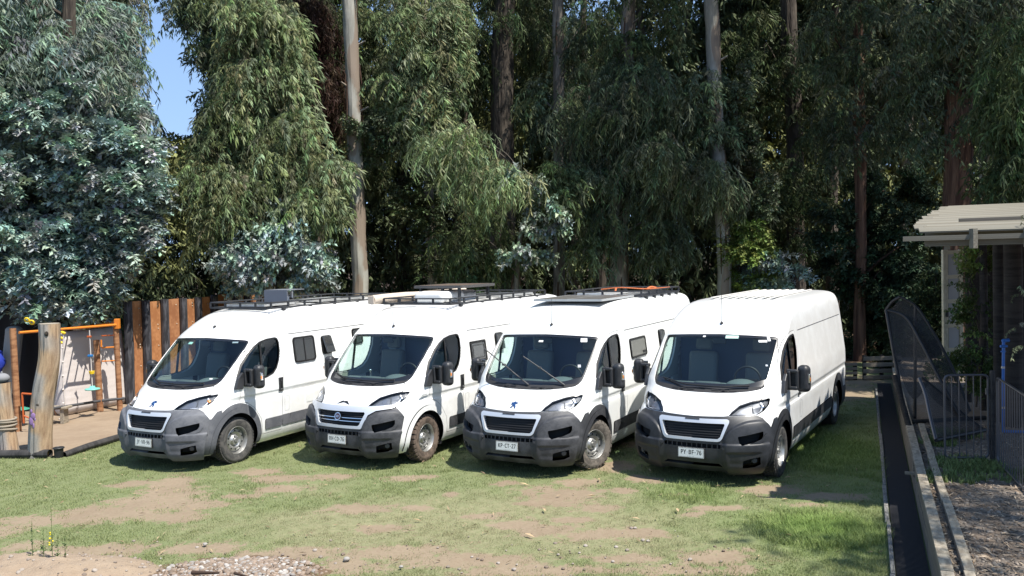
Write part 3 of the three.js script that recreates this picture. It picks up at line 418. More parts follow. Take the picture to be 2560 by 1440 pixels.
function mirror(parent, sg, mat) {
  const m = new THREE.Group(); m.name = 'wing_mirror'; parent.add(m); m.scale.x = 1;
  const X = (g) => { if (sg < 0) { g.scale(-1, 1, 1); const i = g.index; if (!i) for (const k of Object.keys(g.attributes)) { const a = g.attributes[k], w = a.itemSize; for (let v = 0; v < a.count; v += 3) for (let c = 0; c < w; c++) { const A = v * w + c, B = A + w, t = a.array[A]; a.array[A] = a.array[B]; a.array[B] = t; } } if (i) { for (let k = 0; k < i.count; k += 3) { const a = i.getX(k); i.setX(k, i.getX(k + 1)); i.setX(k + 1, a); } } } return g; };
  const bs = new THREE.Shape([[.06, 1.2], [-.08, 1.185], [-.12, 1.30], [-.13, 1.42], [-.09, 1.43], [.0, 1.35]].map(([z, y]) => new THREE.Vector2(z, y)));
  const b = new THREE.ExtrudeGeometry(bs, { depth: .03, bevelEnabled: true, bevelSize: .012, bevelThickness: .012, bevelSegments: 2 }); b.rotateY(-Math.PI / 2); b.translate(1.035, 0, 0);
  part('mirror_base', X(b), mat, m);
  part('mirror_arm', [box(.15, .05, .07, 1.10, 1.475, -.15, .018), box(.15, .055, .07, 1.10, 1.235, -.15, .018), box(.05, .25, .07, 1.06, 1.35, -.14, .018), box(.05, .27, .075, 1.165, 1.355, -.165, .018)].map(X), mat, m);
  part('mirror_recess', X(box(.10, .24, .03, 1.11, 1.355, -.185, .01)), M.black, m);
  const hd = new RoundedBoxGeometry(.19, .38, .16, 5, .065); const p = hd.attributes.position; for (let i = 0; i < p.count; i++) { const y = p.getY(i); p.setX(i, p.getX(i) * (1 - .22 * Math.max(0, y / .2)) + (y > 0 ? .01 : 0)); } hd.computeVertexNormals(); hd.rotateY(-.25); hd.translate(1.235, 1.365, -.245);
  part('mirror_housing', X(hd), mat, m);
  part('mirror_glass', X(box(.15, .30, .006, 1.21, 1.365, -.335, .003, -.25)), M.chrome, m);
  const ind = new RoundedBoxGeometry(.03, .13, .05, 3, .012); ind.rotateY(-.2); ind.translate(1.325, 1.37, -.215);
  const id = part('indicator', X(ind), M.chrome, m); part('indicator_lens', X(box(.012, .05, .03, 1.338, 1.36, -.20, .004)), M.orangeLens, id.parent);
}
function wiper(parent, pts, r = .009) { const w = part('wiper', [tube(pts.map((p) => V(...p)), r, 10, 6), rod(V(...pts[pts.length - 2]).add(V(0, .02, 0)), V(...pts[pts.length - 1]), r * .8, 6)], M.black, parent); return w; }
const pt = (x, y, l) => { let lo = 0, hi = 1; for (let i = 0; i < 30; i++) { const m = (lo + hi) / 2; P0(m, y).x < Math.abs(x) ? lo = m : hi = m; } const p = P0(lo, y).addScaledVector(N0(lo, y), l); if (x < 0) p.x *= -1; return p.toArray(); };
function sideWin(parent, z0, z1, y0, y1, o = {}) {
  const w = new THREE.Group(); w.name = 'side_window'; parent.add(w);
  const R = o.r ?? .06, f = rbox(z0, z1, y0, y1, R);
  part('window_frame', patch((q, y, p) => smax(f(q, y, p), -(f(q, y, p) + (o.b ?? .025))), { s0: 1, s1: 2, off: .022, skirt: .022, sides: [1], res: .012 }), M.black, w);
  if (!o.open) part('pane', patch((q, y, p) => f(q, y, p) + (o.b ?? .025) - .004, { s0: 1, s1: 2, off: .014, skirt: 0, sides: [1], res: .03 }), o.mat ?? M.tint, w);
  if (o.split) part('mullion', patch((q, y, p) => smax(f(q, y, p) + .02, Math.abs(p.z - (z0 + z1) / 2) - .012), { s0: 1, s1: 2, off: .02, skirt: .012, sides: [1], res: .008 }), M.black, w);
  if (o.inner) part('inner_bezel', patch((q, y, p) => Math.abs(f(q, y, p) + .075) - .006, { s0: 1, s1: 2, off: .02, skirt: .01, sides: [1], res: .008 }), M.rack, w);
  if (o.open) { const yc = (y0 + y1) / 2, L = y1 - y0; part('pane', patch((q, y, p) => f(q, y, p) + .02, { s0: 1, s1: 2, off: .006, skirt: 0, sides: [1], res: .03 }), M.black, w); const g = new RoundedBoxGeometry(.03, L * .94, Math.abs(z1 - z0) * .86, 3, .014); g.translate(0, -L * .47, 0); g.rotateZ(o.open + .07); g.translate(wd(y1) + .03, y1 - .01, (z0 + z1) / 2); part('open_pane', g, o.mat ?? M.tint, w); }
  if (o.latch) { const g = box(.008, .035, .12, 0, 0, 0, .003); part('latch', onSide(new THREE.BoxGeometry(.12, .035, .008), z1 + .12, y0 + .07, .022), M.black, w); g.dispose?.(); }
}
function makeVan(o) {
  const van = thing(o.kind ?? 'camper_van', o.label, 'van', [o.x, 0, o.z], o.yaw, 'white vans parked side by side on the lawn');
  const W = o.paint, pl = o.plastic;
  part('body', G.shell, W, van);
  part('underbody', [box(1.7, .1, 5.2, 0, .24, -2.2, .03), box(.9, .5, 3.0, 0, .45, -2.6), box(1.3, .5, .5, 0, .5, .1)], M.well, van);
  part('bonnet', G.hood, W, van);
  part('cowl', G.cowl, M.dark, van);
  for (const x of [-.42, -.3, -.18, .18, .3, .42]) part('cowl_vent', onFront(box(.1, .03, .006), x, 1.245, -.002), M.black, van);
  for (const x of [-.3, .3]) part('washer_jet', onFront(box(.035, .016, .02, 0, 0, 0, .005), x, 1.236, .008), M.dark, van);
  part('windshield', G.glass, M.glass, van); part('windshield_frame', G.frit, M.blackGloss, van);
  for (const k of ['L', 'R']) {
    const d = part('front_door', k === 'L' ? G.door : G.doorR, W, van);
    part('door_glass', G['win' + k], M.glass, d); part('window_frame', G['winFrame' + k], M.black, d);
    const hs = k === 'L' ? 1 : -1, hg = new THREE.Group(); hg.name = 'door_handle'; d.add(hg);
    part('handle_recess', box(.016, .235, .105, hs * 1.024, 1.13, -.973, .007), M.plasticDark, hg); part('handle_grip', box(.04, .12, .03, hs * 1.035, 1.14, -.973, .012), M.black, hg); part('lock', box(.02, .025, .025, hs * 1.03, 1.05, -.98, .006), M.steel, hg);
    const l = part('headlight', G['lampBack' + k], M.lampBody, van);
    part('headlight_rim', G['lampRim' + k], M.blackGloss, l); part('reflector', G['lampA' + k], M.reflector, l); part('running_light', G['lampB' + k], M.silver, l); part('headlight_lens', G['lampGlass' + k], M.lens, l);
    const sx = hs;
    const lens1 = new THREE.SphereGeometry(.045, 16, 12); lens1.scale(1, 1, .6); onFront(lens1, sx * .66, 1.02, -.018); part('projector', lens1, M.lens, l);
    const or = new THREE.SphereGeometry(.03, 12, 8); or.scale(1, 1, .5); onFront(or, sx * .845, 1.06, -.02); part('indicator_bulb', or, o.amber ? M.orangeLens : M.chrome, l);
    if (!o.fiat) part('wheel_arch', [G['flare' + k], G['flareIn' + k]], o.arch ?? pl, van); else part('wheel_arch', G['flareIn' + k], W, van);
    part('rear_wheel_arch', G['rflare' + k], o.fiat ? W : o.arch ?? pl, van);
    part('side_moulding', G['mould' + k], o.mould ?? pl, van);
    part('roof_seam', G['seam' + k], M.rack, van);
    part('fuel_flap', G['flap' + k], M.silver, van);
    for (const wz of [0, RZ]) { const c = new THREE.CylinderGeometry(.45, .45, .5, 24, 1, true, -Math.PI / 2, Math.PI); c.rotateX(-Math.PI / 2); c.rotateY(Math.PI / 2); const q = new THREE.CylinderGeometry(.46, .46, .5, 28, 1, true, -.42, 3.98); q.rotateZ(Math.PI / 2); q.translate(hs * .72, .37, wz + (wz ? 0 : .03)); part('wheel_well', [q, box(.02, .7, .9, hs * .47, .62, wz)], M.well, van); }
    mirror(van, hs, o.mirror ?? M.plasticDark);
  }
  part('front_bumper', o.fiat ? G.fbumper : G.bumper, pl, van);
  part('bumper_recess', G.bumpIn, M.well, van); part('bumper_recess', G.bumpInR, M.well, van);
  part('bumper_lip', [G.bumpLip, G.fogLip], pl, van);
  part('lower_vent', G.slotBars, pl, van);
  for (const s of [-1, 1]) { const f = new THREE.CylinderGeometry(.034, .04, .03, 16); f.rotateX(Math.PI / 2); onFront(f, s * .79, .375, .008); part('fog_light', f, M.lampBody, van); }
  if (o.fiat) {
    const g = part('grille', G.fBack, M.black, van); part('grille_frame', G.fFrame, M.silver, g); for (const b of G.fBars) part('slat', b, M.dark, g); for (const b of G.fChrome) part('slat', b, M.chrome, g);
    const e = new THREE.Group(); e.name = 'emblem'; van.add(e); const c = new THREE.CylinderGeometry(.06, .064, .02, 28); c.rotateX(Math.PI / 2); onFront(c, 0, .795, .025); part('badge_ring', c, M.chrome, e); const c2 = new THREE.CylinderGeometry(.046, .046, .012, 28); c2.rotateX(Math.PI / 2); onFront(c2, 0, .795, .033); part('badge_plate', c2, std([.05, .012, .014], .3), e);
    part('badge_letters', [-.024, -.008, .008, .024].map((x, i) => onFront(box(.007, .042 - .006 * (i % 2), .004), x, .795, .041)), M.chrome, e);
    const ms = new THREE.Shape(); ms.moveTo(-.13, -.03); ms.bezierCurveTo(-.09, -.02, -.075, .03, -.03, .03); ms.bezierCurveTo(-.012, .03, -.006, .022, 0, .018); ms.bezierCurveTo(.006, .022, .012, .03, .03, .03); ms.bezierCurveTo(.075, .03, .09, -.02, .13, -.03); ms.bezierCurveTo(.09, -.038, .05, -.012, .02, -.006); ms.bezierCurveTo(.008, -.004, -.008, -.004, -.02, -.006); ms.bezierCurveTo(-.05, -.012, -.09, -.038, -.13, -.03);
    part('moustache_sticker', onFront(new THREE.ExtrudeGeometry(ms, { depth: .003, bevelEnabled: false }), .02, .995, .005), M.black, van, 'black moustache shaped sticker on the bonnet edge');
    const c3 = document.createElement('canvas'); c3.width = 256; c3.height = 48; const x3 = c3.getContext('2d'); x3.fillStyle = '#f2f3f0'; x3.fillRect(0, 0, 256, 48); x3.fillStyle = '#565a60'; x3.font = 'italic bold 40px sans-serif'; x3.textAlign = 'center'; x3.textBaseline = 'middle'; x3.fillText('DUCATO', 128, 25); const t3 = new THREE.CanvasTexture(c3); t3.colorSpace = THREE.SRGBColorSpace;
    part('model_badge', onSide(new THREE.BoxGeometry(.2, .036, .003), .1, 1.065, .004), std([.8, .8, .8], .4, { map: t3 }), van);
  } else {
    const g = part('grille', G.grBack, M.black, van); part('grille_frame', G.grFrame, o.grille ?? M.silver, g); for (const b of G.grBars) part('slat', b, M.dark, g);
    part('name_bar', onFront(box(.2, .022, .006, 0, 0, 0, .002), 0, .899, .032), M.plastic, g);
    if (o.emblem !== false) part('emblem', onFront(lion(), .02, 1.02, .006), M.blue, van, 'small blue standing lion emblem on the bonnet');
  }
  const pm = std([1, 1, 1], .5, { map: plateTex(o.plate) }), plg = new THREE.BoxGeometry(.36, .13, .008); plg.rotateX(-.06); plg.translate(-.005, .452, 1.0);
  const plt = part('licence_plate', plg, pm, van, 'white licence plate reading ' + o.plate.replace(/ /g, ' ')); part('plate_holder', box(.385, .15, .02, -.005, .452, .988, .006, 0, -.06), M.black, plt);
  part('tow_cover', onFront(box(.004, .3, .004), .4, .45, .021), M.black, van);
  // cab
  part('cab_lining', G.lining, M.lining, van);
  const ds = new THREE.Shape([[.36, 1.16], [.28, 1.235], [.05, 1.255], [-.1, 1.25], [-.2, 1.2], [-.26, 1.05], [-.2, .7], [.3, .7]].map(([a, b]) => new THREE.Vector2(a, b)));
  const dg = new THREE.ExtrudeGeometry(ds, { depth: 1.3, bevelEnabled: true, bevelSize: .015, bevelThickness: .03, bevelSegments: 2 }); dg.rotateY(-Math.PI / 2); dg.translate(.65, 0, 0);
  const dash = part('dashboard', dg, M.dash, van);
  const bin = new THREE.SphereGeometry(1, 24, 16, 0, Math.PI * 2, 0, Math.PI / 2); bin.scale(.24, .115, .22); bin.translate(.43, 1.235, .02); part('instrument_hood', bin, M.dash, dash);
  const ring = new THREE.TorusGeometry(.11, .03, 8, 24); ring.rotateX(Math.PI / 2 - .1); ring.scale(1.5, 1, .9); ring.translate(-.05, 1.27, .08); part('cup_tray', [ring, box(.3, .06, .2, -.05, 1.24, .02, .03)], M.dash2, dash);
  const st = new THREE.TorusGeometry(.19, .016, 8, 28); st.rotateX(-.95 + Math.PI / 2 - .6); st.translate(.43, 1.30, -.30); part('steering_wheel', [st, rod(V(.43, 1.29, -.3), V(.43, 1.1, -.05), .03, 8), box(.3, .03, .04, .43, 1.295, -.3)], M.black, van);
  for (const sx of [.45, -.45]) { const s = part('seat', [box(.46, .75, .16, sx, 1.25, -.95, .06, 0, -.2), box(.48, .16, .5, sx, .85, -.72, .06)], M.seat, van); part('headrest', box(.27, .2, .11, sx, 1.74, -1.05, .045, 0, -.15), M.seat, s); }
  part('bulkhead', box(1.84, 1.6, .03, 0, 1.2, -1.28), o.bulk ?? M.bulk, van);
  if (o.curtain) [-.62, -.5, -.38].forEach((x, i) => { const c = new THREE.CylinderGeometry(.07, .075, 1.15, 10); c.scale(1, 1, .6); c.translate(x, 1.45, -1.2 + .02 * i); part('curtain', c, M.curtain, van); });
  part('rear_view_mirror', [box(.2, .09, .03, .02, 1.86, -.30, .014), box(.22, .06, .12, .0, 1.90, -.36, .02)], M.black, van);
  // wipers
  if (o.wipersUp) {
    const wm = std([.055, .055, .057], .55);
    for (const [b, tp, k] of [[pt(.08, 1.262, .01), o.wu[0], .55], [pt(.62, 1.272, .01), o.wu[1], .6]]) { const A = V(...b), B = V(...tp), K = A.clone().lerp(B, k); const w = part('wiper', [rod(A, K, .014, 6, .009), box(.06, .03, .03, K.x, K.y, K.z, .008)], wm, van); part('wiper_blade', rod(K.clone().lerp(A, .35).add(V(0, .012, .015)), B, .009, 6), wm, w); }
  } else for (const [a, c, b] of [[[.05, 1.27], [-.25, 1.275], [-.66, 1.345]], [[.62, 1.29], [.3, 1.265], [-.05, 1.275]]]) { const A = V(...pt(...a, .03)), C = V(...pt(...c, .035)), B = V(...pt(...b, .02)); const w = part('wiper', [rod(A, C, .014, 6, .01)], M.black, van); part('wiper_blade', tube([C.clone().lerp(A, .5), C, B], .011, 8, 6), M.black, w); }
  // wheels
  const tk = o.lug ? 1 : 0;
  wheel(van, .865, 0, tk, M.tyre[o.n], o.steer ?? 0); wheel(van, -.865, 0, tk, M.tyre[o.n], o.steer ?? 0); wheel(van, .865, RZ, tk, M.tyre[o.n]); wheel(van, -.865, RZ, tk, M.tyre[o.n]);
  return van;
}
function antenna(van, x, y, h, rake = .12) { const p = V(...pt(x, y, 0)), b = new THREE.SphereGeometry(.028, 12, 8, 0, 7, 0, 1.6); b.scale(.8, 1.3, 1.3); b.translate(p.x, p.y, p.z); const a = part('antenna', h ? [b, rod(p, p.clone().add(V(0, h, -h * rake)), .005, 6, .003)] : [b], M.dark, van); return a; }
function sticker(van, x, y, w, h, c, name = 'sticker') { part(name, onFront(new THREE.BoxGeometry(w, h, .002), x, y, -.006), std(c, .5), van); }
function rack(van, z0, z1, o = {}) {
  const r = new THREE.Group(); r.name = 'roof_rack'; van.add(r); const X = o.X ?? .72, yb = o.yb ?? 2.41, yt = o.yt ?? 2.505;
  const rect = (y, k) => [[-X, z0, X, z0], [X, z0, X, z1], [X, z1, -X, z1], [-X, z1, -X, z0]].map(([a, b, c, d]) => rod(V(a, y, b), V(c, y, d), k, 6));
  part('rail', rect(yt, .013), M.rack, r); part('rail', rect(yb, .015), M.rack, r);
  const L = Math.abs(z1 - z0), n = Math.round(L / .45), ps = [];
  for (let i = 0; i <= n; i++) for (const s of [-1, 1]) ps.push(box(.026, yt - yb, .036, s * X, (yb + yt) / 2, z0 + (z1 - z0) * i / n));
  for (let i = 1; i < 4; i++) for (const z of [z0, z1]) ps.push(box(.036, yt - yb, .022, -X + 2 * X * i / 4, (yb + yt) / 2, z));
  for (const p of ps) part('post', p, M.rack, r);
  for (let i = 0; i <= n; i++) part('cross_bar', box(2 * X, .025, .04, 0, yb + .004, z0 + (z1 - z0) * i / n), M.rack, r);
  for (let i = 0; i <= 4; i++) for (const s of [-1, 1]) part('foot', box(.05, .07, .06, s * (X + .03), yb - .035, z0 + (z1 - z0) * (i + .4) / 5), M.rack, r);
  return r;
}
function solar(van, x0, x1, z0, z1, y, frame = M.alu, c = [.05, .05, .055]) {
  const s = part('solar_panel', box(Math.abs(x1 - x0) - .03, .028, Math.abs(z1 - z0) - .03, (x0 + x1) / 2, y, (z0 + z1) / 2), phys(c, .3, { clearcoat: .6, clearcoatRoughness: .2 }), van);
  part('panel_frame', [box(Math.abs(x1 - x0), .036, .018, (x0 + x1) / 2, y - .002, z0), box(Math.abs(x1 - x0), .036, .018, (x0 + x1) / 2, y - .002, z1), box(.018, .036, Math.abs(z1 - z0) - .018, x0, y - .002, (z0 + z1) / 2), box(.018, .036, Math.abs(z1 - z0) - .018, x1, y - .002, (z0 + z1) / 2)], frame, s);
  part('panel_divider', box(.006, .002, Math.abs(z1 - z0) - .04, (x0 + x1) / 2, y + .0155, (z0 + z1) / 2), frame, s); return s;
}
{ // van 1
  const v = makeVan({ n: 0, x: -5.326, z: -14.173, yaw: -.4847, paint: M.white, plastic: M.plasticPale, mould: M.plasticPale, mirror: M.plasticDark, plate: 'JY VR 96', amber: true, grille: M.silver, label: 'white camper van with pale grey bumper and a grey box on its roof rack' });
  antenna(v, .0, 2.12, 0); rack(v, -1.12, -4.55);
  solar(v, -.45, .5, -1.2, -1.95, 2.455); solar(v, -.3, .6, -2.5, -3.9, 2.46);
  const b = part('roof_box', [box(.56, .012, .46, .07, 2.69, -2.17), box(.56, .21, .012, .07, 2.58, -1.94), box(.012, .21, .45, -.2, 2.58, -2.17), box(.56, .012, .44, .07, 2.475, -2.17)], std([.17, .18, .20], .6), v, 'grey open sided metal box on the roof rack');
  part('box_fitting', [box(.3, .14, .2, .05, 2.56, -2.05), box(.04, .12, .03, .2, 2.6, -2.22)], std([.6, .6, .6], .5), b); part('box_recess', box(.06, .06, .01, .206, 2.6, -2.1, 0, Math.PI / 2), M.black, b);
  part('roof_board', box(.34, .05, .8, .42, 2.475, -2.75), M.alu, v);
  sideWin(v, -1.36, -1.91, 1.44, 1.885, { split: true, r: .07, b: .03 });
  sideWin(v, -2.1, -2.37, 1.51, 1.845, { r: .06, open: .3 });
  sideWin(v, -3.0, -3.3, 1.6, 1.9, { r: .06 });
  part('service_hatch', onSide(new THREE.BoxGeometry(.16, .15, .008), -1.69, .8, .003), M.whiteDull, v);
  sticker(v, .66, 1.90, .1, .03, [.2, .28, .3]); sticker(v, .66, 1.37, .05, .02, [.8, .8, .8]); sticker(v, -.25, 1.88, .1, .05, [.25, .5, .42]);
}
{ // van 2
  const v = makeVan({ n: 1, x: -2.247, z: -14.026, yaw: -.5354, paint: M.white, plastic: M.plastic, fiat: true, lug: true, steer: .06, curtain: true, plate: 'RH CD 76', bulk: std([.10, .14, .22], .9), label: 'white camper van with a black moustache sticker on its bonnet and a rolled awning' });
  antenna(v, .02, 2.07, .27, -.10); rack(v, -1.12, -4.5);
  const aw = taper([V(-.86, 2.49, -.95), V(-.86, 2.492, -1.6), V(-.86, 2.49, -2.6), V(-.86, 2.5, -3.9)], [.085, .092, .09, .088], 16, 30, .12);
  const a = part('awning_roll', [aw, box(.14, .15, .03, -.86, 2.49, -.94, .012)], std([.56, .47, .38], .9, { bumpMap: speck, bumpScale: .004 }), v, 'rolled beige fabric awning along the roof edge'); part('awning_bracket', [box(.2, .04, .05, -.8, 2.42, -1.2), box(.2, .04, .05, -.8, 2.42, -3.2)], M.rack, a);
  const ac = new RoundedBoxGeometry(.66, .2, 1.15, 4, .09); ac.translate(.02, 2.51, -2.0); const acm = part('roof_air_conditioner', ac, std([.62, .62, .6], .5), v);
  const lv = []; for (let i = 0; i < 11; i++) lv.push(box(.006, .085, .014, .35, 2.545, -2.1 - i * .04)); for (const g of lv) part('louvre', g, M.black, acm);
  const sp = part('solar_panel', box(1.0, .035, 1.12, .03, 2.69, -2.28), phys([.18, .13, .10], .45, { clearcoat: .3 }), v, 'brownish raised panel standing on posts above the roof'); part('panel_frame', [box(1.02, .05, .02, .03, 2.685, -1.71), box(1.02, .05, .02, .03, 2.685, -2.85), box(.02, .05, 1.12, -.48, 2.685, -2.28), box(.02, .05, 1.12, .54, 2.685, -2.28)], std([.09, .085, .08], .5), sp);
  for (const [x, z] of [[-.4, -1.8], [.45, -1.8], [-.4, -2.75], [.45, -2.75], [.1, -1.78]]) part('panel_post', box(.045, .26, .045, x, 2.545, z), M.rack, sp);
  solar(v, -.5, .55, -3.0, -4.3, 2.455);
  sideWin(v, -1.3, -1.79, 1.395, 1.76, { r: .02, b: .04, inner: true, mat: phys([.09, .095, .1], .12, { clearcoat: 1 }) });
  sideWin(v, -2.12, -2.39, 1.53, 1.84, { r: .07, open: .12 });
  part('dashboard_figure', [box(.03, .1, .03, -.08, 1.36, .06, .01), box(.05, .03, .03, -.08, 1.4, .06, .01)], M.chrome, v);
}
{ // van 3
  const v = makeVan({ n: 2, x: .356, z: -13.226, yaw: -.508, paint: M.whiteDull, plastic: M.plastic, steer: -.36, lug: true, wipersUp: true, wu: [[-.72, 1.78, .36], [.02, 1.70, .48]], curtain: true, plate: 'KP CT 27', grille: M.silver, bulk: std([.06, .08, .15], .9), label: 'white camper van with both windscreen wipers raised and plate KP CT 27' });
  antenna(v, .03, 2.09, .42, .02); rack(v, -2.62, -4.7, { yb: 2.435, yt: 2.525, X: .74 });
  solar(v, -.62, .62, -1.12, -2.56, 2.452, M.alu, [.20, .185, .17]);
  part('roof_lamp_bar', box(.5, .05, .08, -.3, 2.47, -2.75, .01), M.alu, v);
  part('luggage_strap', [tube([V(-.7, 2.50, -4.2), V(-.2, 2.54, -4.0), V(.3, 2.51, -4.1), V(.7, 2.53, -4.3)], .010, 20, 6), tube([V(.3, 2.51, -4.1), V(.34, 2.54, -4.25), V(.42, 2.52, -4.3)], .017, 10, 6), rod(V(-.3, 2.53, -4.0), V(-.3, 2.45, -3.95), .02, 6)], std([.55, .15, .05], .8), v, 'orange luggage strap across the roof rack');
  part('roof_board', box(.5, .02, .9, -.2, 2.46, -3.3), M.alu, v);
  sideWin(v, -1.42, -2.14, 1.475, 1.80, { r: .05, b: .03, latch: true, mat: phys([.13, .13, .115], .25, { clearcoat: .6 }) });
  sideWin(v, -2.82, -3.1, 1.5, 1.83, { r: .06, open: .1 });
  sticker(v, .66, 1.885, .1, .075, [.7, .7, .7]); sticker(v, .73, 1.53, .045, .05, [.4, .42, .45]); sticker(v, -.02, 1.865, .075, .035, [.75, .75, .75]);
}
{ // van 4
  const v = makeVan({ kind: 'cargo_van', n: 3, x: 2.898, z: -12.518, yaw: -.534, paint: M.white, plastic: M.plasticDark, emblem: false, plate: 'PY BF 76', grille: M.silver, bulk: std([.07, .095, .15], .9), label: 'white cargo van with a bare ribbed roof, dark bumper and plate PY BF 76' });
  
  antenna(v, .0, 2.1, .46, .05);
  for (let i = 0; i < 8; i++) part('roof_rib', box(.05, .008, 2.9, -.49 + i * .14, 2.440, -3.05, .0035), std([.70, .68, .63], .5), v);
  sticker(v, .22, 1.93, .19, .06, [.45, .62, .56]); sticker(v, .66, 1.875, .12, .04, [.8, .8, .8]); sticker(v, .73, 1.905, .04, .085, [.72, .74, .76]); sticker(v, -.2, 1.93, .04, .03, [.75, .75, .75]); sticker(v, .78, 1.56, .03, .03, [.3, .35, .4]);
}
// ---------------------------------------------------------------- trees: trunk, limbs, and crowns of leaf sprays
function leafInto(B, base, dir, up, L, w, fold, tone) {
  const T = dir.clone().normalize(), S = T.clone().cross(up).normalize(), n = S.clone().cross(T).normalize(), k = B.P.length / 3;
  const droop = rr(-.08, .2) * L, mid = base.clone().addScaledVector(T, L * .45), tip = base.clone().addScaledVector(T, L).add(V(0, -droop, 0));
  const a = mid.clone().addScaledVector(S, w).addScaledVector(n, fold * w), b = mid.clone().addScaledVector(S, -w).addScaledVector(n, fold * w);
  for (const p of [base, a, mid, b, tip]) B.P.push(p.x, p.y, p.z);
  for (let i = 0; i < 5; i++) B.C.push(tone, tone, tone);
  B.I.push(k, k + 1, k + 2, k, k + 2, k + 3, k + 1, k + 4, k + 2, k + 2, k + 4, k + 3);
}
function finish(B) { const g = new THREE.BufferGeometry(); g.setAttribute('position', new THREE.Float32BufferAttribute(B.P, 3)); g.setAttribute('color', new THREE.Float32BufferAttribute(B.C, 3)); g.setIndex(B.I); g.computeVertexNormals(); return g; }
function twigInto(B, a, b, r) { const d = b.clone().sub(a).normalize(), s = d.clone().cross(V(.3, .2, 1)).normalize().multiplyScalar(r), t = d.clone().cross(s).normalize().multiplyScalar(r), k = B.P.length / 3; for (const p of [a.clone().add(s), a.clone().addScaledVector(s, -.5).add(t), a.clone().addScaledVector(s, -.5).sub(t), b]) { B.P.push(p.x, p.y, p.z); B.C.push(.42, .30, .20); } B.I.push(k, k + 1, k + 3, k + 1, k + 2, k + 3, k + 2, k, k + 3); }
function hangSpray(n, len, L, w) {   // twig that arches out and weeps, with long narrow leaves of mixed size
  const B = { P: [], C: [], I: [] }; const a = rnd() * 6.28, pts = [V(0, 0, 0)];
  for (let i = 1; i <= 6; i++) { const t = i / 6, h = len * .78 * Math.sin(t * 1.35), w2 = a + .5 * t; pts.push(V(Math.cos(w2) * h, len * (.20 * Math.sin(t * 2.6) - .78 * t * t), Math.sin(w2) * h)); }
  for (let i = 0; i < 6; i++) twigInto(B, pts[i], pts[i + 1], .0045);
  for (let i = 0; i < n; i++) { const t = Math.pow((i + rnd()) / n, .8) * 5.99, k = Math.floor(t), q = pts[k].clone().lerp(pts[k + 1], t - k), az = rnd() * 6.28, dn = rr(.35, 2.3) * (.6 + t / 7); leafInto(B, q, V(Math.cos(az), -dn, Math.sin(az)), V(Math.cos(az + 1.3), .5, Math.sin(az + 1.3)), L * rr(.5, 1.3), w * rr(.7, 1.25), rr(.1, .5), rr(.7, 1.22)); }
  return finish(B);
}
function broadSpray(n, len, L, w) {   // arching twig with paired broad leaves
  const B = { P: [], C: [], I: [] }, pts = []; for (let i = 0; i <= 4; i++) { const t = i / 4; pts.push(V(len * t, len * (.22 * Math.sin(t * 2.4) - .18 * t * t), 0)); }
  for (let i = 0; i < 4; i++) twigInto(B, pts[i], pts[i + 1], .005);
  for (let i = 0; i < n; i++) { const t = (i + .5) / n * 3.99, k = Math.floor(t), q = pts[k].clone().lerp(pts[k + 1], t - k), az = i * 2.4 + rnd(), fw = rr(.2, .9); for (const s of [1, -1]) leafInto(B, q, V(fw, s * Math.cos(az) * .8 - .25, s * Math.sin(az)), V(rr(-.3, .3), 1, rr(-.3, .3)), L * rr(.7, 1.2), w * rr(.75, 1.15), rr(.05, .5), rr(.78, 1.18)); }
  return finish(B);
}
const SP = {
  hang: [hangSpray(28, .72, .20, .0165), hangSpray(30, .9, .22, .0155), hangSpray(26, .62, .18, .0185)],
  broad: [broadSpray(12, .5, .138, .036), broadSpray(11, .46, .13, .037), broadSpray(12, .55, .13, .033)],
  small: [broadSpray(11, .42, .085, .03), broadSpray(12, .5, .08, .027)],
  coarse: [hangSpray(30, 1.2, .34, .036), broadSpray(14, 1.0, .24, .065)],
};
const leafM = (rough = .5, trans = .28) => phys([1, 1, 1], rough, { vertexColors: true, side: THREE.DoubleSide, transmission: trans, thickness: 0, ior: 1.35, specularIntensity: .35 });
const LM = { hang: leafM(.5, .3), broad: leafM(.55, .16), small: leafM(.5, .3), coarse: std([1, 1, 1], .7, { vertexColors: true, side: THREE.DoubleSide }) };
function fill(list, c, r, n, k, o) {   // n branchlets round the rim of an ellipsoid, k sprays on each
  for (let i = 0; i < n; i++) {
    const u = rnd() * 2 - 1, a = rnd() * 6.283, q = Math.sqrt(1 - u * u), m = .4 + .72 * Math.pow(rnd(), .6), bx = c.x + r.x * q * Math.cos(a) * m, by = c.y + r.y * u * m, bz = c.z + r.z * q * Math.sin(a) * m, out = Math.atan2(-(bz - c.z), bx - c.x), tone = rr(.6, 1.35), sp = (o.spread ?? .26) * (o.hang ? .62 : .8), dr = o.hang ? rr(.15, .6) * (o.s ?? 1) : 0;
    for (let j = 0; j < k; j++) {
      const x = bx + gauss() * sp, y = by + gauss() * sp * .8 - dr * (rnd() - .35), z = bz + gauss() * sp, t = rnd(); if (o.keep && !o.keep(x, y, z)) continue;
      const col = mixc(o.c0, o.c1, t).map((v) => v * tone * rr(.85, 1.15));
      list.push([x, y, z, o.hang ? rnd() * 6.283 : out + rr(-1.1, 1.1), rr(.7, 1.2) * (o.s ?? 1), col, o.hang ? rr(-.25, .25) : 0, o.hang ? rr(-.25, .25) : rr(-.55, .45)]);
    }
  }
}
const barkT = (a, b, c, fx, fy, patch) => tex(256, 512, (u, v) => { const n = .5 * pnoise(u * fx, v * fy, fx, fy) + .3 * pnoise(u * fx * 3, v * fy * 2, fx * 3, fy * 2) + .2 * pnoise(u * fx * 8, v * fy * 6, fx * 8, fy * 6), q = pnoise(u * 5, v * 4, 5, 4); let col = mixc(a, b, sstep(.25, .75, n)); if (patch) col = mixc(col, c, sstep(.58, .66, q + .25 * (n - .5))); return col; });
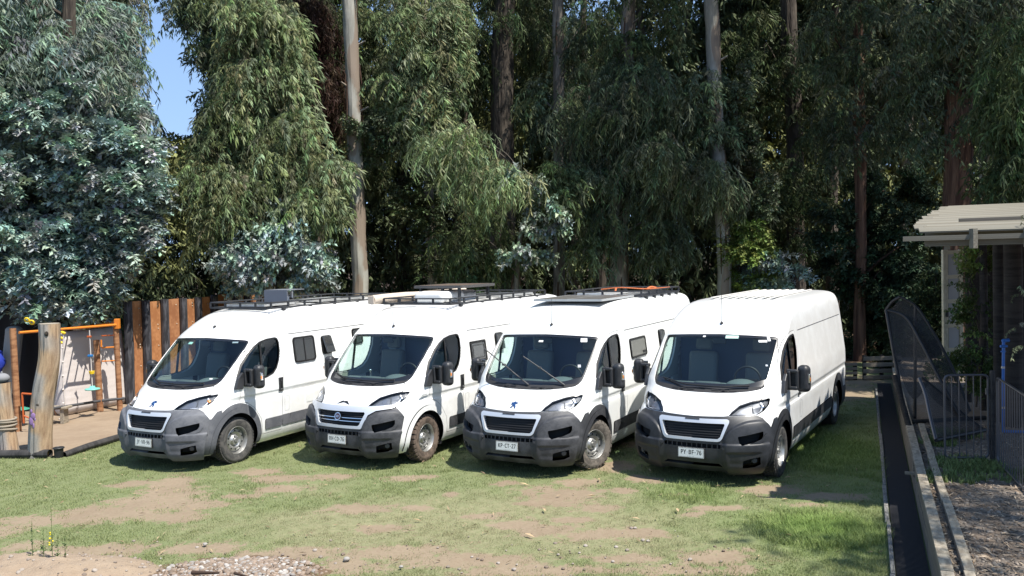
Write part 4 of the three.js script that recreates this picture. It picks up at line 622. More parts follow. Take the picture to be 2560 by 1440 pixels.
const bump0 = tex(256, 256, (u, v) => .6 * pnoise(u * 26, v * 5, 26, 5) + .4 * pnoise(u * 60, v * 14, 60, 14), false);
const BK = {
  gum: std([1, 1, 1], .75, { map: rep(barkT([.25, .24, .205], [.36, .345, .30], [.235, .185, .14], 6, 9, true), 1, .22), bumpMap: rep(bump0, 1, .4), bumpScale: .006 }),
  grey: std([1, 1, 1], .9, { map: rep(barkT([.10, .085, .068], [.23, .20, .165], [.12, .1, .08], 8, 8, true), 1, .3), bumpMap: rep(bump0, 1, .5), bumpScale: .02 }),
  dark: std([1, 1, 1], .95, { map: rep(barkT([.035, .027, .021], [.10, .08, .06], [.05, .04, .03], 14, 6, false), 1, .35), bumpMap: rep(bump0, 1, .5), bumpScale: .035 }),
  red: std([1, 1, 1], .95, { map: rep(barkT([.07, .032, .02], [.19, .105, .065], [.13, .08, .06], 16, 4, false), 1, .25), bumpMap: rep(bump0, 1.5, .4), bumpScale: .04 }),
};
// trunk through pixels [u, v, halfwidth px] at distance d; crowns [type, variant, blobs[u, v, d, ru, rv, rdepth m, n], k, colours]
function tree(o) {
  const first = o.trunk[0], base = at(first[0], first[1], o.d), t = thing(o.name, o.label, 'tree', [base.x, 0, base.z], 0, o.group);
  const loc = (p) => p.clone().sub(V(base.x, 0, base.z));
  const pts = [loc(base).setY(-.1), ...o.trunk.map(([u, v]) => loc(at(u, v, o.d)))], rad = [first[2] * 1.25, ...o.trunk.map((q) => q[2])].map((r) => r / F * o.d), top = pts[pts.length - 1].clone();
  const up = pts[pts.length - 1].clone().sub(pts[pts.length - 2]).normalize(), H = o.top ?? 16;
  if (top.y < H) { pts.push(top.clone().addScaledVector(up, (H - top.y) / up.y)); rad.push(rad[rad.length - 1] * .6); }
  part('trunk', taper(pts, rad, 14, 40, .22, o.uvs ?? 1), BK[o.bark], t);
  if (o.bark === 'gum' || o.bark === 'grey') {   // loose bark ribbons and broken branch stubs
    const c2 = new THREE.CatmullRomCurve3(pts), r0 = rad[1];
    for (let i = 0; i < 7; i++) { const a = rr(.12, .72), p = c2.getPointAt(a), p2 = c2.getPointAt(Math.max(.02, a - rr(.03, .08))), an = rr(-.3, 3.4), dx = Math.cos(an), dz = Math.sin(an), o2 = r0 * rr(.9, 1.0); part('bark_strip', taper([p.clone().add(V(dx * o2, 0, dz * o2)), p.clone().lerp(p2, .5).add(V(dx * (o2 + .02), 0, dz * (o2 + .02))), p2.clone().add(V(dx * (o2 + .06), 0, dz * (o2 + .06)))], [.02, .03, .008], 5, 8, .3), BK.red, t); }
    for (let i = 0; i < 3; i++) { const p = c2.getPointAt(rr(.2, .65)), an = rr(0, 3.14), d = V(Math.cos(an), .5, Math.sin(an)); part('branch_stub', taper([p, p.clone().addScaledVector(d, r0 + .05), p.clone().addScaledVector(d, r0 + rr(.1, .28))], [.05, .035, .02], 7, 5, .3), BK[o.bark], t); }
  }
  const crv = new THREE.CatmullRomCurve3(pts);
  for (const c of o.crowns) {
    const list = [];
    for (const b of c.blobs) {
      const p = b.w ? V(...b.w) : at(b[0], b[1], b[2]), r = b.w ? V(...b.r) : V(b[3] / F * b[2], b[4] / F * b[2], b[5]), n = b.w ? b.n : b[6]; const q = loc(p);
      fill(list, q, r, Math.round(n * (c.type === 'hang' ? .6 : .72)), Math.round((c.k ?? 12) * 1.35), { hang: c.type === 'hang' || c.hang, c0: c.c0, c1: c.c1, s: c.s, spread: c.spread, keep: c.keep && ((x, y, z) => c.keep(x + base.x, y, z + base.z)) });
      if (!c.noLimb) { let best = 0, bd = 1e9; for (let i = 0; i <= 20; i++) { const w = crv.getPointAt(i / 20); const dd = w.distanceTo(q.clone().add(V(0, -r.y * .4, 0))); if (dd < bd) { bd = dd; best = i / 20; } } const s0 = crv.getPointAt(best), e = q.clone().lerp(s0, .1); if (s0.distanceTo(e) > .4) part('limb', taper([s0, s0.clone().lerp(e, .5).add(V(rr(-.1, .1), .18 * s0.distanceTo(e), rr(-.1, .1))), e.clone().add(V(0, r.y * .3, 0)), e], [.055, .04, .02, .008].map((x) => x * (o.limb ?? 1)), 6, 14, .2), BK[o.bark], t); }
    }
    const m = scatter(c.name ?? 'crown', SP[c.type][c.v ?? 0], LM[c.type], list, t); if (c.label) m.userData.label = c.label;
  }
  return t;
}
const skyGap = (x, y, z) => { const u = 1280 + F * x / -z, v = horizon(u) - F * (y - CAMY) / -z; return !(u > 350 + 18 * Math.sin(v * .05) && u < 546 + 16 * Math.sin(v * .031 + 1) && v > 70 && v < 340) && !(u > 356 && u < 458 && v > -120 && v <= 150 && noise(u * .05, v * .03) > .12); };
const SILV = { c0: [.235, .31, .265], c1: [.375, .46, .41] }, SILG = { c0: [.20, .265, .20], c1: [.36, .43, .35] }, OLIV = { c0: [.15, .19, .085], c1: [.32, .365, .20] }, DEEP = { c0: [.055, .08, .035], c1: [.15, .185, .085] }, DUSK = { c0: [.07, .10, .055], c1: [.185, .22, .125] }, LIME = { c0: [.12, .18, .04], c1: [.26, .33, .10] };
tree({ name: 'silver_gum_tree', label: 'broad silver-blue leaved tree overhanging the play area at the left edge', d: 20.5, trunk: [[150, 800, 26], [160, 600, 22], [175, 350, 18], [185, 60, 14]], bark: 'dark', top: 13, crowns: [
  { name: 'crown', type: 'broad', v: 0, ...SILV, k: 13, spread: .3, blobs: [[120, 560, 20.3, 190, 150, 1.6, 104], [270, 500, 20, 90, 110, 1, 46], [350, 480, 19.8, 40, 40, .5, 14], [60, 400, 20.3, 130, 140, 1.4, 60], [290, 610, 19.9, 66, 60, .8, 26], [345, 580, 19.8, 34, 26, .4, 8], [110, 700, 19.6, 120, 70, 1, 50], [200, 745, 19.4, 66, 40, .6, 16], [290, 680, 19.6, 36, 30, .4, 8], [20, 640, 20, 90, 120, 1.1, 40], [190, 380, 20.2, 140, 110, 1.3, 62], [300, 370, 20.2, 70, 60, .8, 22], [60, 270, 20.6, 120, 70, 1.2, 34], [230, 270, 20.5, 90, 60, 1, 24]], keep: skyGap },
  { name: 'upper_crown', type: 'hang', v: 2, ...SILG, k: 11, blobs: [[110, 210, 20.6, 170, 150, 1.6, 100], [270, 240, 20.6, 90, 110, 1.1, 44], [330, 330, 20.8, 45, 80, .8, 22], [60, 30, 20.6, 150, 120, 1.5, 70], [300, 110, 21, 60, 100, .9, 34]], keep: skyGap }] });
tree({ name: 'gum_tree', label: 'dark trunked tree with thin dark leaves high behind the silver-blue tree', d: 25, trunk: [[183, 700, 16], [183, 300, 14], [182, 0, 12]], bark: 'dark', top: 15, crowns: [{ type: 'hang', v: 1, ...DUSK, k: 10, keep: skyGap, blobs: [[210, 90, 25, 120, 150, 1.6, 70], [330, 160, 25.5, 60, 200, 1.2, 60], [330, 0, 25, 50, 80, 1, 26], [150, -120, 25, 220, 120, 2, 60]] }] });
tree({ name: 'weeping_gum_tree', label: 'sunlit weeping tree with long olive leaves above the left van', d: 24, trunk: [[668, 735, 17], [672, 560, 15], [680, 300, 13], [684, 0, 11]], bark: 'red', top: 17, crowns: [
  { name: 'crown', type: 'hang', v: 0, ...OLIV, k: 13, keep: skyGap, blobs: [[640, 50, 23.8, 105, 90, 1.3, 52], [690, 150, 23.5, 60, 50, .8, 26], [620, 220, 23.5, 70, 60, 1, 32], [560, 320, 23.3, 60, 50, .8, 26], [650, 330, 23.4, 60, 60, 1, 28], [735, 330, 23.3, 55, 45, .7, 22], [545, 430, 23.2, 60, 50, .8, 26], [640, 440, 23, 70, 50, .9, 32], [730, 420, 23.1, 70, 40, .8, 28], [815, 420, 23.2, 46, 22, .5, 12], [600, 530, 23.1, 70, 50, .8, 30], [690, 530, 23, 60, 46, .8, 26], [780, 500, 23.1, 60, 34, .7, 22], [835, 520, 23.2, 26, 22, .4, 8], [740, 230, 23.6, 40, 60, .7, 16]] },
  { name: 'left_crown', type: 'hang', v: 2, ...DUSK, k: 11, keep: skyGap, blobs: [[480, 60, 25, 55, 90, 1, 44], [540, 180, 24.6, 45, 90, .9, 36], [555, 300, 24, 40, 60, .7, 20], [440, 110, 25.4, 40, 30, .7, 12]] },
  { name: 'upper_crown', type: 'hang', v: 1, ...OLIV, k: 9, noLimb: true, blobs: [{ w: [-6.6, 12.5, -24.5], r: [2, 1.8, 2], n: 40 }, { w: [-7.2, 15.5, -25], r: [2.2, 2, 2.2], n: 50 }] }] });
tree({ name: 'silver_shrub', label: 'bushy silver-blue sapling low behind the roof of the left van', d: 22.8, trunk: [[690, 740, 7], [684, 680, 6], [676, 600, 4]], bark: 'dark', top: 4.4, limb: .4, crowns: [{ type: 'broad', v: 1, ...SILV, k: 12, spread: .2, blobs: [[625, 655, 22.6, 62, 60, .7, 32], [700, 670, 22.5, 100, 60, .9, 56], [680, 590, 22.8, 60, 50, .6, 22], [780, 650, 22.7, 45, 60, .6, 22]] }] });
tree({ name: 'tall_gum_tree', label: 'tall smooth pale grey gum trunk rising behind the second van', d: 25, trunk: [[901, 740, 20], [898, 620, 19], [893, 480, 18], [888, 330, 17.5], [884, 180, 17], [877, 0, 15.5]], bark: 'gum', top: 18, crowns: [{ name: 'epicormic_tuft', type: 'small', v: 0, ...DUSK, k: 10, noLimb: true, blobs: [[928, 330, 24.9, 34, 46, .5, 26], [915, 400, 24.9, 18, 20, .3, 6]] }, { type: 'hang', v: 1, ...DUSK, k: 9, noLimb: true, blobs: [{ w: [-5, 17, -25], r: [2.2, 2.4, 2.2], n: 40 }] }] });
tree({ name: 'dead_leaf_tree', label: 'dark tree with hanging reddish brown dead foliage left of the pale trunk', d: 29, trunk: [[800, 735, 14], [795, 400, 13], [780, 0, 12]], bark: 'dark', top: 14, crowns: [{ name: 'dead_foliage', type: 'hang', v: 1, c0: [.04, .024, .017], c1: [.10, .062, .045], k: 14, spread: .24, blobs: [[790, 110, 28.6, 44, 110, .8, 44], [810, 230, 28.5, 40, 70, .7, 26]] }, { type: 'hang', v: 0, ...DEEP, k: 11, blobs: [[950, 100, 29.5, 90, 110, 1.5, 44], [790, 20, 29.5, 80, 80, 1.3, 22], [770, 430, 29.5, 80, 150, 1.2, 40], [970, 330, 29.5, 60, 110, 1.1, 28]] }] });
tree({ name: 'olive_leaf_tree', label: 'slim tree with sunlit olive weeping crown right of the pale trunk', d: 25.5, trunk: [[1082, 735, 13], [1076, 560, 12], [1070, 400, 11], [1066, 150, 9]], bark: 'grey', top: 13, crowns: [
  { type: 'hang', v: 2, ...OLIV, k: 12, blobs: [[1060, 60, 25.3, 95, 90, 1.3, 66], [1050, 180, 25.3, 90, 90, 1.2, 62], [1110, 120, 25.2, 60, 110, 1, 40], [1030, 300, 25.3, 60, 70, .9, 26], [1090, 270, 25.3, 40, 50, .7, 14]] },
  { name: 'lower_crown', type: 'small', v: 1, ...DEEP, k: 10, noLimb: true, blobs: [[1080, 480, 25.3, 45, 110, .6, 36], [1040, 520, 25.4, 40, 40, .5, 12], [1100, 640, 25.3, 30, 70, .5, 18]] }] });
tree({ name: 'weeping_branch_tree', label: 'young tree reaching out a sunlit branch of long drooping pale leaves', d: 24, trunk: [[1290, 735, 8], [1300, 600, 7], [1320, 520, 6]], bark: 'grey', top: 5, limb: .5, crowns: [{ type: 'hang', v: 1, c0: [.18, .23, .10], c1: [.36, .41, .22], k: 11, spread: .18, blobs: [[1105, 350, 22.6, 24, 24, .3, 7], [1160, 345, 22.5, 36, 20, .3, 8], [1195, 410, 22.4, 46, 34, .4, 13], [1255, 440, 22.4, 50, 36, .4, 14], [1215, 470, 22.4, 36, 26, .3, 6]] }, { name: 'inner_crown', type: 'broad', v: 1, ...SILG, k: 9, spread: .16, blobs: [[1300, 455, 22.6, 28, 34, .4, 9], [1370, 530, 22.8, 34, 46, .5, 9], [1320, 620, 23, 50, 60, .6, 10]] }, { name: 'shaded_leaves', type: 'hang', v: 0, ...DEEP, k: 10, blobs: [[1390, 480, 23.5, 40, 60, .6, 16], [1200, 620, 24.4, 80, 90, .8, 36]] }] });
tree({ name: 'rough_bark_tree', label: 'thick rough barked dark trunk with a sunlit patch, centre of the wood', d: 28, trunk: [[1258, 735, 34], [1258, 500, 30], [1257, 380, 28], [1255, 200, 27], [1262, 0, 24]], bark: 'dark', uvs: 2, top: 17, crowns: [{ type: 'hang', v: 1, ...DEEP, k: 11, blobs: [[1190, 40, 28.5, 110, 100, 1.6, 36], [1330, 120, 28.6, 50, 150, 1.2, 30], [1180, 220, 29, 50, 90, 1.1, 20]] }, { name: 'upper_crown', type: 'hang', v: 0, ...DEEP, k: 10, noLimb: true, blobs: [{ w: [1.5, 15, -27], r: [3, 2.6, 3], n: 46 }] }] });
tree({ name: 'grey_gum_tree', label: 'slender straight grey trunk just right of the rough barked trunk', d: 27, trunk: [[1398, 735, 14], [1397, 430, 14], [1396, 200, 14], [1393, 0, 13]], bark: 'grey', top: 17, crowns: [{ type: 'hang', v: 0, ...DUSK, k: 10, blobs: [[1410, 300, 26.8, 34, 50, .5, 14], [1470, 90, 27.5, 80, 120, 1.3, 30], [1340, 270, 27.8, 50, 80, .9, 14]] }, { name: 'upper_crown', type: 'hang', v: 1, ...DEEP, k: 10, noLimb: true, blobs: [{ w: [4.4, 14.5, -25.5], r: [2.6, 2.4, 2.6], n: 40 }] }] });
tree({ name: 'weeping_gum_tree', label: 'shaded blue-green weeping tree with a drooping branch above the third van', d: 24.5, trunk: [[1545, 735, 26], [1545, 600, 24], [1548, 420, 18], [1560, 200, 14]], bark: 'grey', top: 15, crowns: [
  { type: 'hang', v: 1, ...DUSK, k: 13, blobs: [[1540, 270, 24.2, 110, 70, 1.3, 40], [1610, 210, 24.4, 80, 50, 1, 16], [1470, 400, 24.2, 50, 80, .9, 18], [1610, 400, 24, 90, 50, 1.1, 26], [1700, 430, 23.8, 70, 45, .9, 20], [1660, 560, 23.8, 36, 70, .7, 16], [1480, 560, 24.3, 44, 80, .8, 14], [1780, 470, 23.6, 44, 22, .5, 9], [1570, 520, 24.2, 70, 50, .9, 14]] },
  { name: 'upper_crown', type: 'hang', v: 0, ...DEEP, k: 10, blobs: [[1580, 60, 25, 110, 110, 1.6, 40]] }, { name: 'high_crown', type: 'hang', v: 1, ...DEEP, k: 11, noLimb: true, blobs: [{ w: [5.5, 12.5, -22.5], r: [2.6, 2, 2.6], n: 42 }, { w: [7.5, 15.5, -21.5], r: [3, 2.6, 3], n: 48 }] }] });
tree({ name: 'tall_gum_tree', label: 'tall leaning smooth trunk behind the cargo van, right of centre', d: 24, trunk: [[1812, 740, 17.5], [1808, 600, 17.5], [1799, 470, 17], [1790, 330, 17], [1780, 160, 17], [1772, 0, 16]], bark: 'gum', top: 18, crowns: [{ type: 'hang', v: 0, ...DUSK, k: 10, noLimb: true, blobs: [[1740, 230, 24, 36, 60, .6, 18], [1775, 320, 23.9, 26, 30, .4, 8]] }, { name: 'high_crown', type: 'hang', v: 1, ...DEEP, k: 11, noLimb: true, blobs: [{ w: [7.5, 13.5, -20.8], r: [2.4, 2, 2.4], n: 40 }, { w: [9, 17.5, -19.5], r: [3, 2.8, 3], n: 48 }] }] });
tree({ name: 'climbing_plant', label: 'column of small dark leaves climbing right of the leaning smooth trunk', d: 24.4, trunk: [[1850, 735, 6], [1845, 500, 5], [1838, 300, 4]], bark: 'dark', top: 8, limb: .3, crowns: [{ type: 'small', v: 0, ...DUSK, k: 10, noLimb: true, blobs: [[1830, 300, 24.4, 26, 140, .5, 44], [1860, 470, 24.4, 40, 120, .6, 50]] }, { name: 'sunlit_leaves', type: 'small', v: 1, ...LIME, k: 10, noLimb: true, blobs: [[1860, 640, 24.2, 36, 90, .6, 60]] }] }).userData.category = 'climber';
tree({ name: 'silver_shrub', label: 'small silver-blue leaved sapling behind the cargo van roof', d: 24, trunk: [[1935, 735, 6], [1930, 690, 5], [1925, 640, 3]], bark: 'dark', top: 3.6, limb: .3, crowns: [{ type: 'broad', v: 2, ...SILV, k: 10, spread: .16, blobs: [[1930, 680, 24, 42, 50, .5, 26]] }] });
tree({ name: 'black_trunk_tree', label: 'very dark trunk standing in deep shade right of the leaning trunk', d: 30, trunk: [[1990, 735, 22], [1984, 350, 21], [1970, 150, 20], [1962, 0, 19]], bark: 'dark', top: 16, crowns: [{ type: 'hang', v: 2, ...DEEP, k: 10, blobs: [[1900, 150, 30, 90, 160, 1.6, 44], [2060, 200, 29, 90, 180, 1.6, 44], [2040, 480, 29, 90, 140, 1.4, 36], [1960, 560, 30, 60, 90, 1, 18]] }, { name: 'upper_crown', type: 'hang', v: 1, ...DEEP, k: 11, noLimb: true, blobs: [{ w: [11, 14, -25], r: [3.4, 2.6, 3.4], n: 54 }] }] });
tree({ name: 'brown_trunk_tree', label: 'slim brown trunk rising from the pallets behind the cargo van', d: 24.6, trunk: [[2152, 908, 13.5], [2150, 760, 13], [2152, 620, 15], [2148, 450, 13], [2140, 200, 10]], bark: 'red', top: 12, crowns: [
  { type: 'hang', v: 0, ...DUSK, k: 11, blobs: [[2180, 100, 24.4, 110, 120, 1.4, 40], [2110, 300, 24.6, 60, 110, 1.2, 20], [2250, 250, 24.6, 80, 120, 1.2, 22], [2060, 120, 25, 60, 120, 1, 16]] },
  { name: 'lower_crown', type: 'broad', v: 2, c0: [.035, .06, .035], c1: [.08, .12, .065], k: 10, spread: .2, blobs: [[2220, 500, 25.4, 75, 90, .9, 50], [2210, 690, 25, 60, 90, .8, 40], [2090, 620, 25.4, 40, 110, .8, 30], [2280, 640, 25, 60, 110, .8, 44]] },
  { name: 'upper_crown', type: 'hang', v: 1, ...DEEP, k: 11, noLimb: true, blobs: [{ w: [12.5, 13, -22], r: [3, 2.4, 3], n: 50 }, { w: [14.5, 17, -20], r: [3.4, 3, 3.4], n: 54 }] }] });
tree({ name: 'red_bark_tree', label: 'massive red-brown stringy barked trunk behind the pergola roof', d: 22, trunk: [[2392, 640, 34], [2392, 420, 32], [2390, 250, 31], [2386, 60, 28]], bark: 'red', uvs: 2, top: 15, crowns: [{ type: 'hang', v: 2, ...DUSK, k: 11, blobs: [[2350, 110, 21.6, 100, 110, 1.3, 34], [2500, 300, 20.6, 50, 100, 1, 24], [2440, 60, 21, 110, 100, 1.2, 34], [2300, 290, 22.4, 50, 90, 1, 16]] }, { name: 'upper_crown', type: 'hang', v: 1, ...DEEP, k: 11, noLimb: true, blobs: [{ w: [14.5, 12.5, -17.5], r: [3, 2.2, 3], n: 50 }] }] });
tree({ name: 'pale_stem_tree', label: 'thin pale barked stem close against the massive red-brown trunk', d: 21.6, trunk: [[2447, 600, 9], [2450, 450, 9], [2455, 330, 8]], bark: 'gum', top: 9, limb: .5, crowns: [{ type: 'hang', v: 0, c0: [.05, .075, .03], c1: [.11, .145, .06], k: 10, blobs: [[2530, 200, 18, 60, 140, .8, 50], [2540, 420, 17.6, 40, 60, .6, 18]] }, { name: 'lower_crown', type: 'small', v: 0, ...DEEP, k: 10, blobs: [[2520, 480, 19.5, 60, 60, .7, 26]] }] });
// the wood behind, one mass of shaded leaves with trunks in it
{
  const list = [], list2 = [];
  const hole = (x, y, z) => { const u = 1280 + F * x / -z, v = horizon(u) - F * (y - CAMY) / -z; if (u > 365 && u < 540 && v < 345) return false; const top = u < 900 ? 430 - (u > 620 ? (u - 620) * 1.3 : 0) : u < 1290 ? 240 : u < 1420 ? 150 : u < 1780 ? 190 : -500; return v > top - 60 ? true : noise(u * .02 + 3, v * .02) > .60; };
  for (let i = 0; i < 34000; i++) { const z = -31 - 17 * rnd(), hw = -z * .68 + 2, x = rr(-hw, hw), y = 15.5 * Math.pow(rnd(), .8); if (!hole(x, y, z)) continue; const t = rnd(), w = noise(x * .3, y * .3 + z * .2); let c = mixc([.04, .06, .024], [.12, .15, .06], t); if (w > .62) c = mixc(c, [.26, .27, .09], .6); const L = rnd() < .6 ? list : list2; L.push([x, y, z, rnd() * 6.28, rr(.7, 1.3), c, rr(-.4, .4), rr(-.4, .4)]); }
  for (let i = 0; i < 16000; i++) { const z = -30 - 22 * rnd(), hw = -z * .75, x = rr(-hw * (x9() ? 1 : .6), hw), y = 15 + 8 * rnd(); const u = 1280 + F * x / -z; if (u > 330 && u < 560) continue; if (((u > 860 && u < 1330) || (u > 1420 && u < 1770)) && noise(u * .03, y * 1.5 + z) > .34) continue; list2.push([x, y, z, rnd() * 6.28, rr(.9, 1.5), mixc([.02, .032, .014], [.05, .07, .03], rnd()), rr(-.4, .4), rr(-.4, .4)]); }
  function x9() { return rnd() < .5; }
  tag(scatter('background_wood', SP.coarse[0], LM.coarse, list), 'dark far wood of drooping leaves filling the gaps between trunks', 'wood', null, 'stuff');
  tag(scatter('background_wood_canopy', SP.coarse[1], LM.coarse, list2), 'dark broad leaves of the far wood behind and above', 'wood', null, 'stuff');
  [[740, 33, 12], [1010, 34, 11], [1150, 32, 13], [1440, 33, 10], [1495, 30, 12], [1640, 33, 13], [1720, 35, 10], [1890, 34, 12], [2080, 31, 14], [2260, 32, 12], [560, 34, 12]].forEach(([u, d, w], i) => {
    const b = at(u, 700, d), t = thing('forest_tree', ['slim shaded trunk far back above the left van', 'shaded trunk far back right of the pale trunk', 'dark far trunk left of the rough barked trunk', 'thin far trunk right of the slender grey trunk', 'brown far trunk low above the third van', 'far trunk behind the shaded weeping tree', 'thin far trunk left of the leaning smooth trunk', 'far trunk behind the climbing leaf column', 'dark far trunk left of the slim brown trunk', 'far trunk right of the slim brown trunk', 'far trunk low behind the left end of the rust fence', 'far trunk left of the rust fence end'][i], 'tree', [b.x, 0, b.z], 0);
    part('trunk', taper([V(0, -.1, 0), V(rr(-.2, .2), 5, 0), V(rr(-.5, .5), 10, 0), V(rr(-.8, .8), 15, 0)], [w * 1.2, w, w * .8, w * .5].map((r) => r / F * d), 10, 20, .2), BK[i % 3 ? 'dark' : 'grey'], t);
  });
}
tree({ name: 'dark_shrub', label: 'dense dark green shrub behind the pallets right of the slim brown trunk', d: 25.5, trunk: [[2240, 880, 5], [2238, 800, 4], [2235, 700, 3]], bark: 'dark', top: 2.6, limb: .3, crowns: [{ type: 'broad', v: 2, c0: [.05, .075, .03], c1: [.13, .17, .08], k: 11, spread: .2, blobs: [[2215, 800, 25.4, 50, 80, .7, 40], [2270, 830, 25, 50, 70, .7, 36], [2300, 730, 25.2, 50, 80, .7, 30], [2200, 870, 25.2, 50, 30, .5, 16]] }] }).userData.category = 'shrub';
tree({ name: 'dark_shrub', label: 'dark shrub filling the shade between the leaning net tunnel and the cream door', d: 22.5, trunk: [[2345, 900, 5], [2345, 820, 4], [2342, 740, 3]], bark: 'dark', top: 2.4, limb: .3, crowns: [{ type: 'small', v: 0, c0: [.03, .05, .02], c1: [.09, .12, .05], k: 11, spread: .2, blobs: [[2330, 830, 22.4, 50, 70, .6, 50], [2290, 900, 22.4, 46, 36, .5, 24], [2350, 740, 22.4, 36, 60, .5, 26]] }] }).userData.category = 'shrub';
// trees that stand right of the frame and shade the right side
for (const [x, z, y, r, lb] of [[9.4, -5.2, 9.4, 1.5, 'gum tree standing right of the frame near the gravel path']]) {
  const t = thing('gum_tree', lb, 'tree', [x, 0, z]); part('trunk', taper([V(0, 0, 0), V(.2, 4, 0), V(0, 9, 0), V(.2, 13, .1)], [.22, .18, .14, .06], 10, 24, .2), BK.grey, t);
  const l = []; fill(l, V(-.9, y, 0), V(r * 1.3, 1.5, r), 46, 9, { hang: true, ...OLIV, spread: .3 }); scatter('crown', SP.hang[0], LM.hang, l, t);
}
// ---------------------------------------------------------------- right side: kerb, drain mat, retaining wall, gravel, gates, pergola
const woodT = (a, b) => tex(256, 256, (u, v) => { const n = .55 * pnoise(u * 3, v * 40, 3, 40) + .3 * pnoise(u * 9, v * 110, 9, 110) + .15 * pnoise(u * 60, v * 60, 60, 60); return mixc(a, b, sstep(.2, .8, n)); });
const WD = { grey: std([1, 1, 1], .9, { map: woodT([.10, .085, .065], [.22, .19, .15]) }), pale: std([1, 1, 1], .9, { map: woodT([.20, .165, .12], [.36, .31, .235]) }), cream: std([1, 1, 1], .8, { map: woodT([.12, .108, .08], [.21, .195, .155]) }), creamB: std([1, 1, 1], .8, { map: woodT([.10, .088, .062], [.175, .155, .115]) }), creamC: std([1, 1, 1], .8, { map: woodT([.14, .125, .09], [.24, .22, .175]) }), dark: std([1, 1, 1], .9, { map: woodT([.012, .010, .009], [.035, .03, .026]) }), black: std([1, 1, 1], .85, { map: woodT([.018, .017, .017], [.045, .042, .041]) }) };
const deckYaw = Math.atan2(.379, .925);   // turns local -z along the kerb line
function dbox(w, h, L, t, o, y, r = 0) { const g = box(w, h, L, 0, 0, 0, r), p = DL(t, o, y); g.rotateY(-deckYaw); g.translate(p.x, p.y, p.z); return g; }
{
  const kerb = struct('kerb', [...Array(9).keys()].map((i) => dbox(.042 + .006 * (i % 2), .06 + .006 * (i % 3), 1.68, -2.6 + i * 1.7 , .005 * ((i * 7) % 3 - 1), .012, .008)), std([1, 1, 1], .95, { map: woodT([.11, .105, .095], [.245, .235, .215]) }));
  const dm = thing('drain_mat', 'long black ribbed drain mat between the pale kerb and the plank wall', 'drain mat');
  part('mat', dbox(.30, .02, 15.4, 5.2, .185, .004), std([.016, .016, .018], .75), dm);
  const ribs = []; for (let i = 0; i < 420; i++) ribs.push(dbox(.288, .012, .012, -2.4 + i * .036, .185, .02)); part('rib', ribs, std([.03, .03, .034], .6), dm).userData.kind = 'stuff';
  const w = thing('retaining_wall', 'low weathered plank wall holding the gravel path beside the drain mat', 'wall');
  for (let i = 0; i < 7; i++) { const L = 2.16, t = -2.3 + i * 2.2; part('plank', dbox(.045, .205, L, t + .02 * (i % 2), .365 + .006 * (i % 3), .30), WD.grey, w); part('plank', dbox(.045, .19, L, t - .3, .372, .098), WD.grey, w); part('cap_board', dbox(.10, .04, L + .02, t + .2, .395 + .004 * (i % 2), .428), WD.pale, w); part('peg', dbox(.05, .42, .06, t + .9, .41, .2), WD.grey, w); }
  part('bracket', dbox(.12, .03, .05, 3.2, .30, .25), WD.pale, w);
  const e = thing('timber_edging', 'second pale timber laid in the gravel parallel to the plank wall', 'timber'); for (let i = 0; i < 4; i++) part('timber', dbox(.085, .06, 2.2, -2.0 + i * 2.22, .57 + .008 * (i % 2), .405, .006), WD.pale, e);
  const gs = new THREE.Shape([[-4, .42], [16, .42], [16, 9], [-4, 9]].map(([t, o]) => { const p = DL(t, o); return new THREE.Vector2(p.x, -p.z); })), gg = new THREE.ExtrudeGeometry(gs, { depth: .37, bevelEnabled: false }); gg.rotateX(-Math.PI / 2);
  const gravT = tex(1024, 1024, (u, v) => { const n = pnoise(u * 90, v * 90, 90, 90), m = pnoise(u * 200, v * 200, 200, 200), b = pnoise(u * 7, v * 7, 7, 7); return mixc(mixc([.08, .062, .048], [.25, .21, .17], n * .6 + m * .4), [.14, .095, .06], .5 * sstep(.45, .75, b)); }); gravT.repeat.set(.5, .5);
  struct('gravel_path', gg, std([1, 1, 1], 1, { map: gravT }));
  const l = [], chips = [], weeds = [];
  for (let i = 0; i < 16000; i++) { const t = -1.5 + 8 * Math.pow(rnd(), 1.3), o = .45 + rnd() * (2.6 + t * .5); const p = DL(t, o, .372); if (Math.abs(o - .57) < .05) continue; const c = rnd(); if (c < .72) l.push([p.x, p.y, p.z, rnd() * 6.28, .006 + .020 * Math.pow(rnd(), 2), mixc([.09, .07, .054], [.30, .25, .20], Math.pow(rnd(), 1.4)), rr(-.5, .5), rr(-.5, .5)]); else chips.push([p.x, p.y + .008, p.z, rnd() * 6.28, rr(.25, .8), mixc([.20, .13, .08], [.48, .38, .27], rnd()), rr(-.4, .4), rr(-.4, .4)]); }
  tag(scatter('gravel', PEB, std([1, 1, 1], .95), l), 'loose grey gravel on the path right of the plank wall', 'gravel', null, 'stuff');
  const lf = new THREE.BufferGeometry(); lf.setAttribute('position', new THREE.Float32BufferAttribute([-.07, .002, 0, -.01, .014, .013, -.01, .006, 0, -.01, .012, -.013, .07, .008, 0], 3)); lf.setIndex([0, 1, 2, 0, 2, 3, 1, 4, 2, 2, 4, 3]); lf.computeVertexNormals();
  tag(scatter('bark_litter', lf, std([1, 1, 1], .9, { side: THREE.DoubleSide }), chips), 'dry leaves and bark chips lying in the gravel path', 'leaf litter', null, 'stuff');
  for (let i = 0; i < 240; i++) { const p = DL(rr(-1.5, 11), rr(.03, .34), .03); chips.push([p.x, p.y, p.z, rnd() * 6.28, rr(.2, .6), mixc([.12, .08, .05], [.34, .26, .17], rnd()), rr(-.3, .3), rr(-.3, .3)]); }
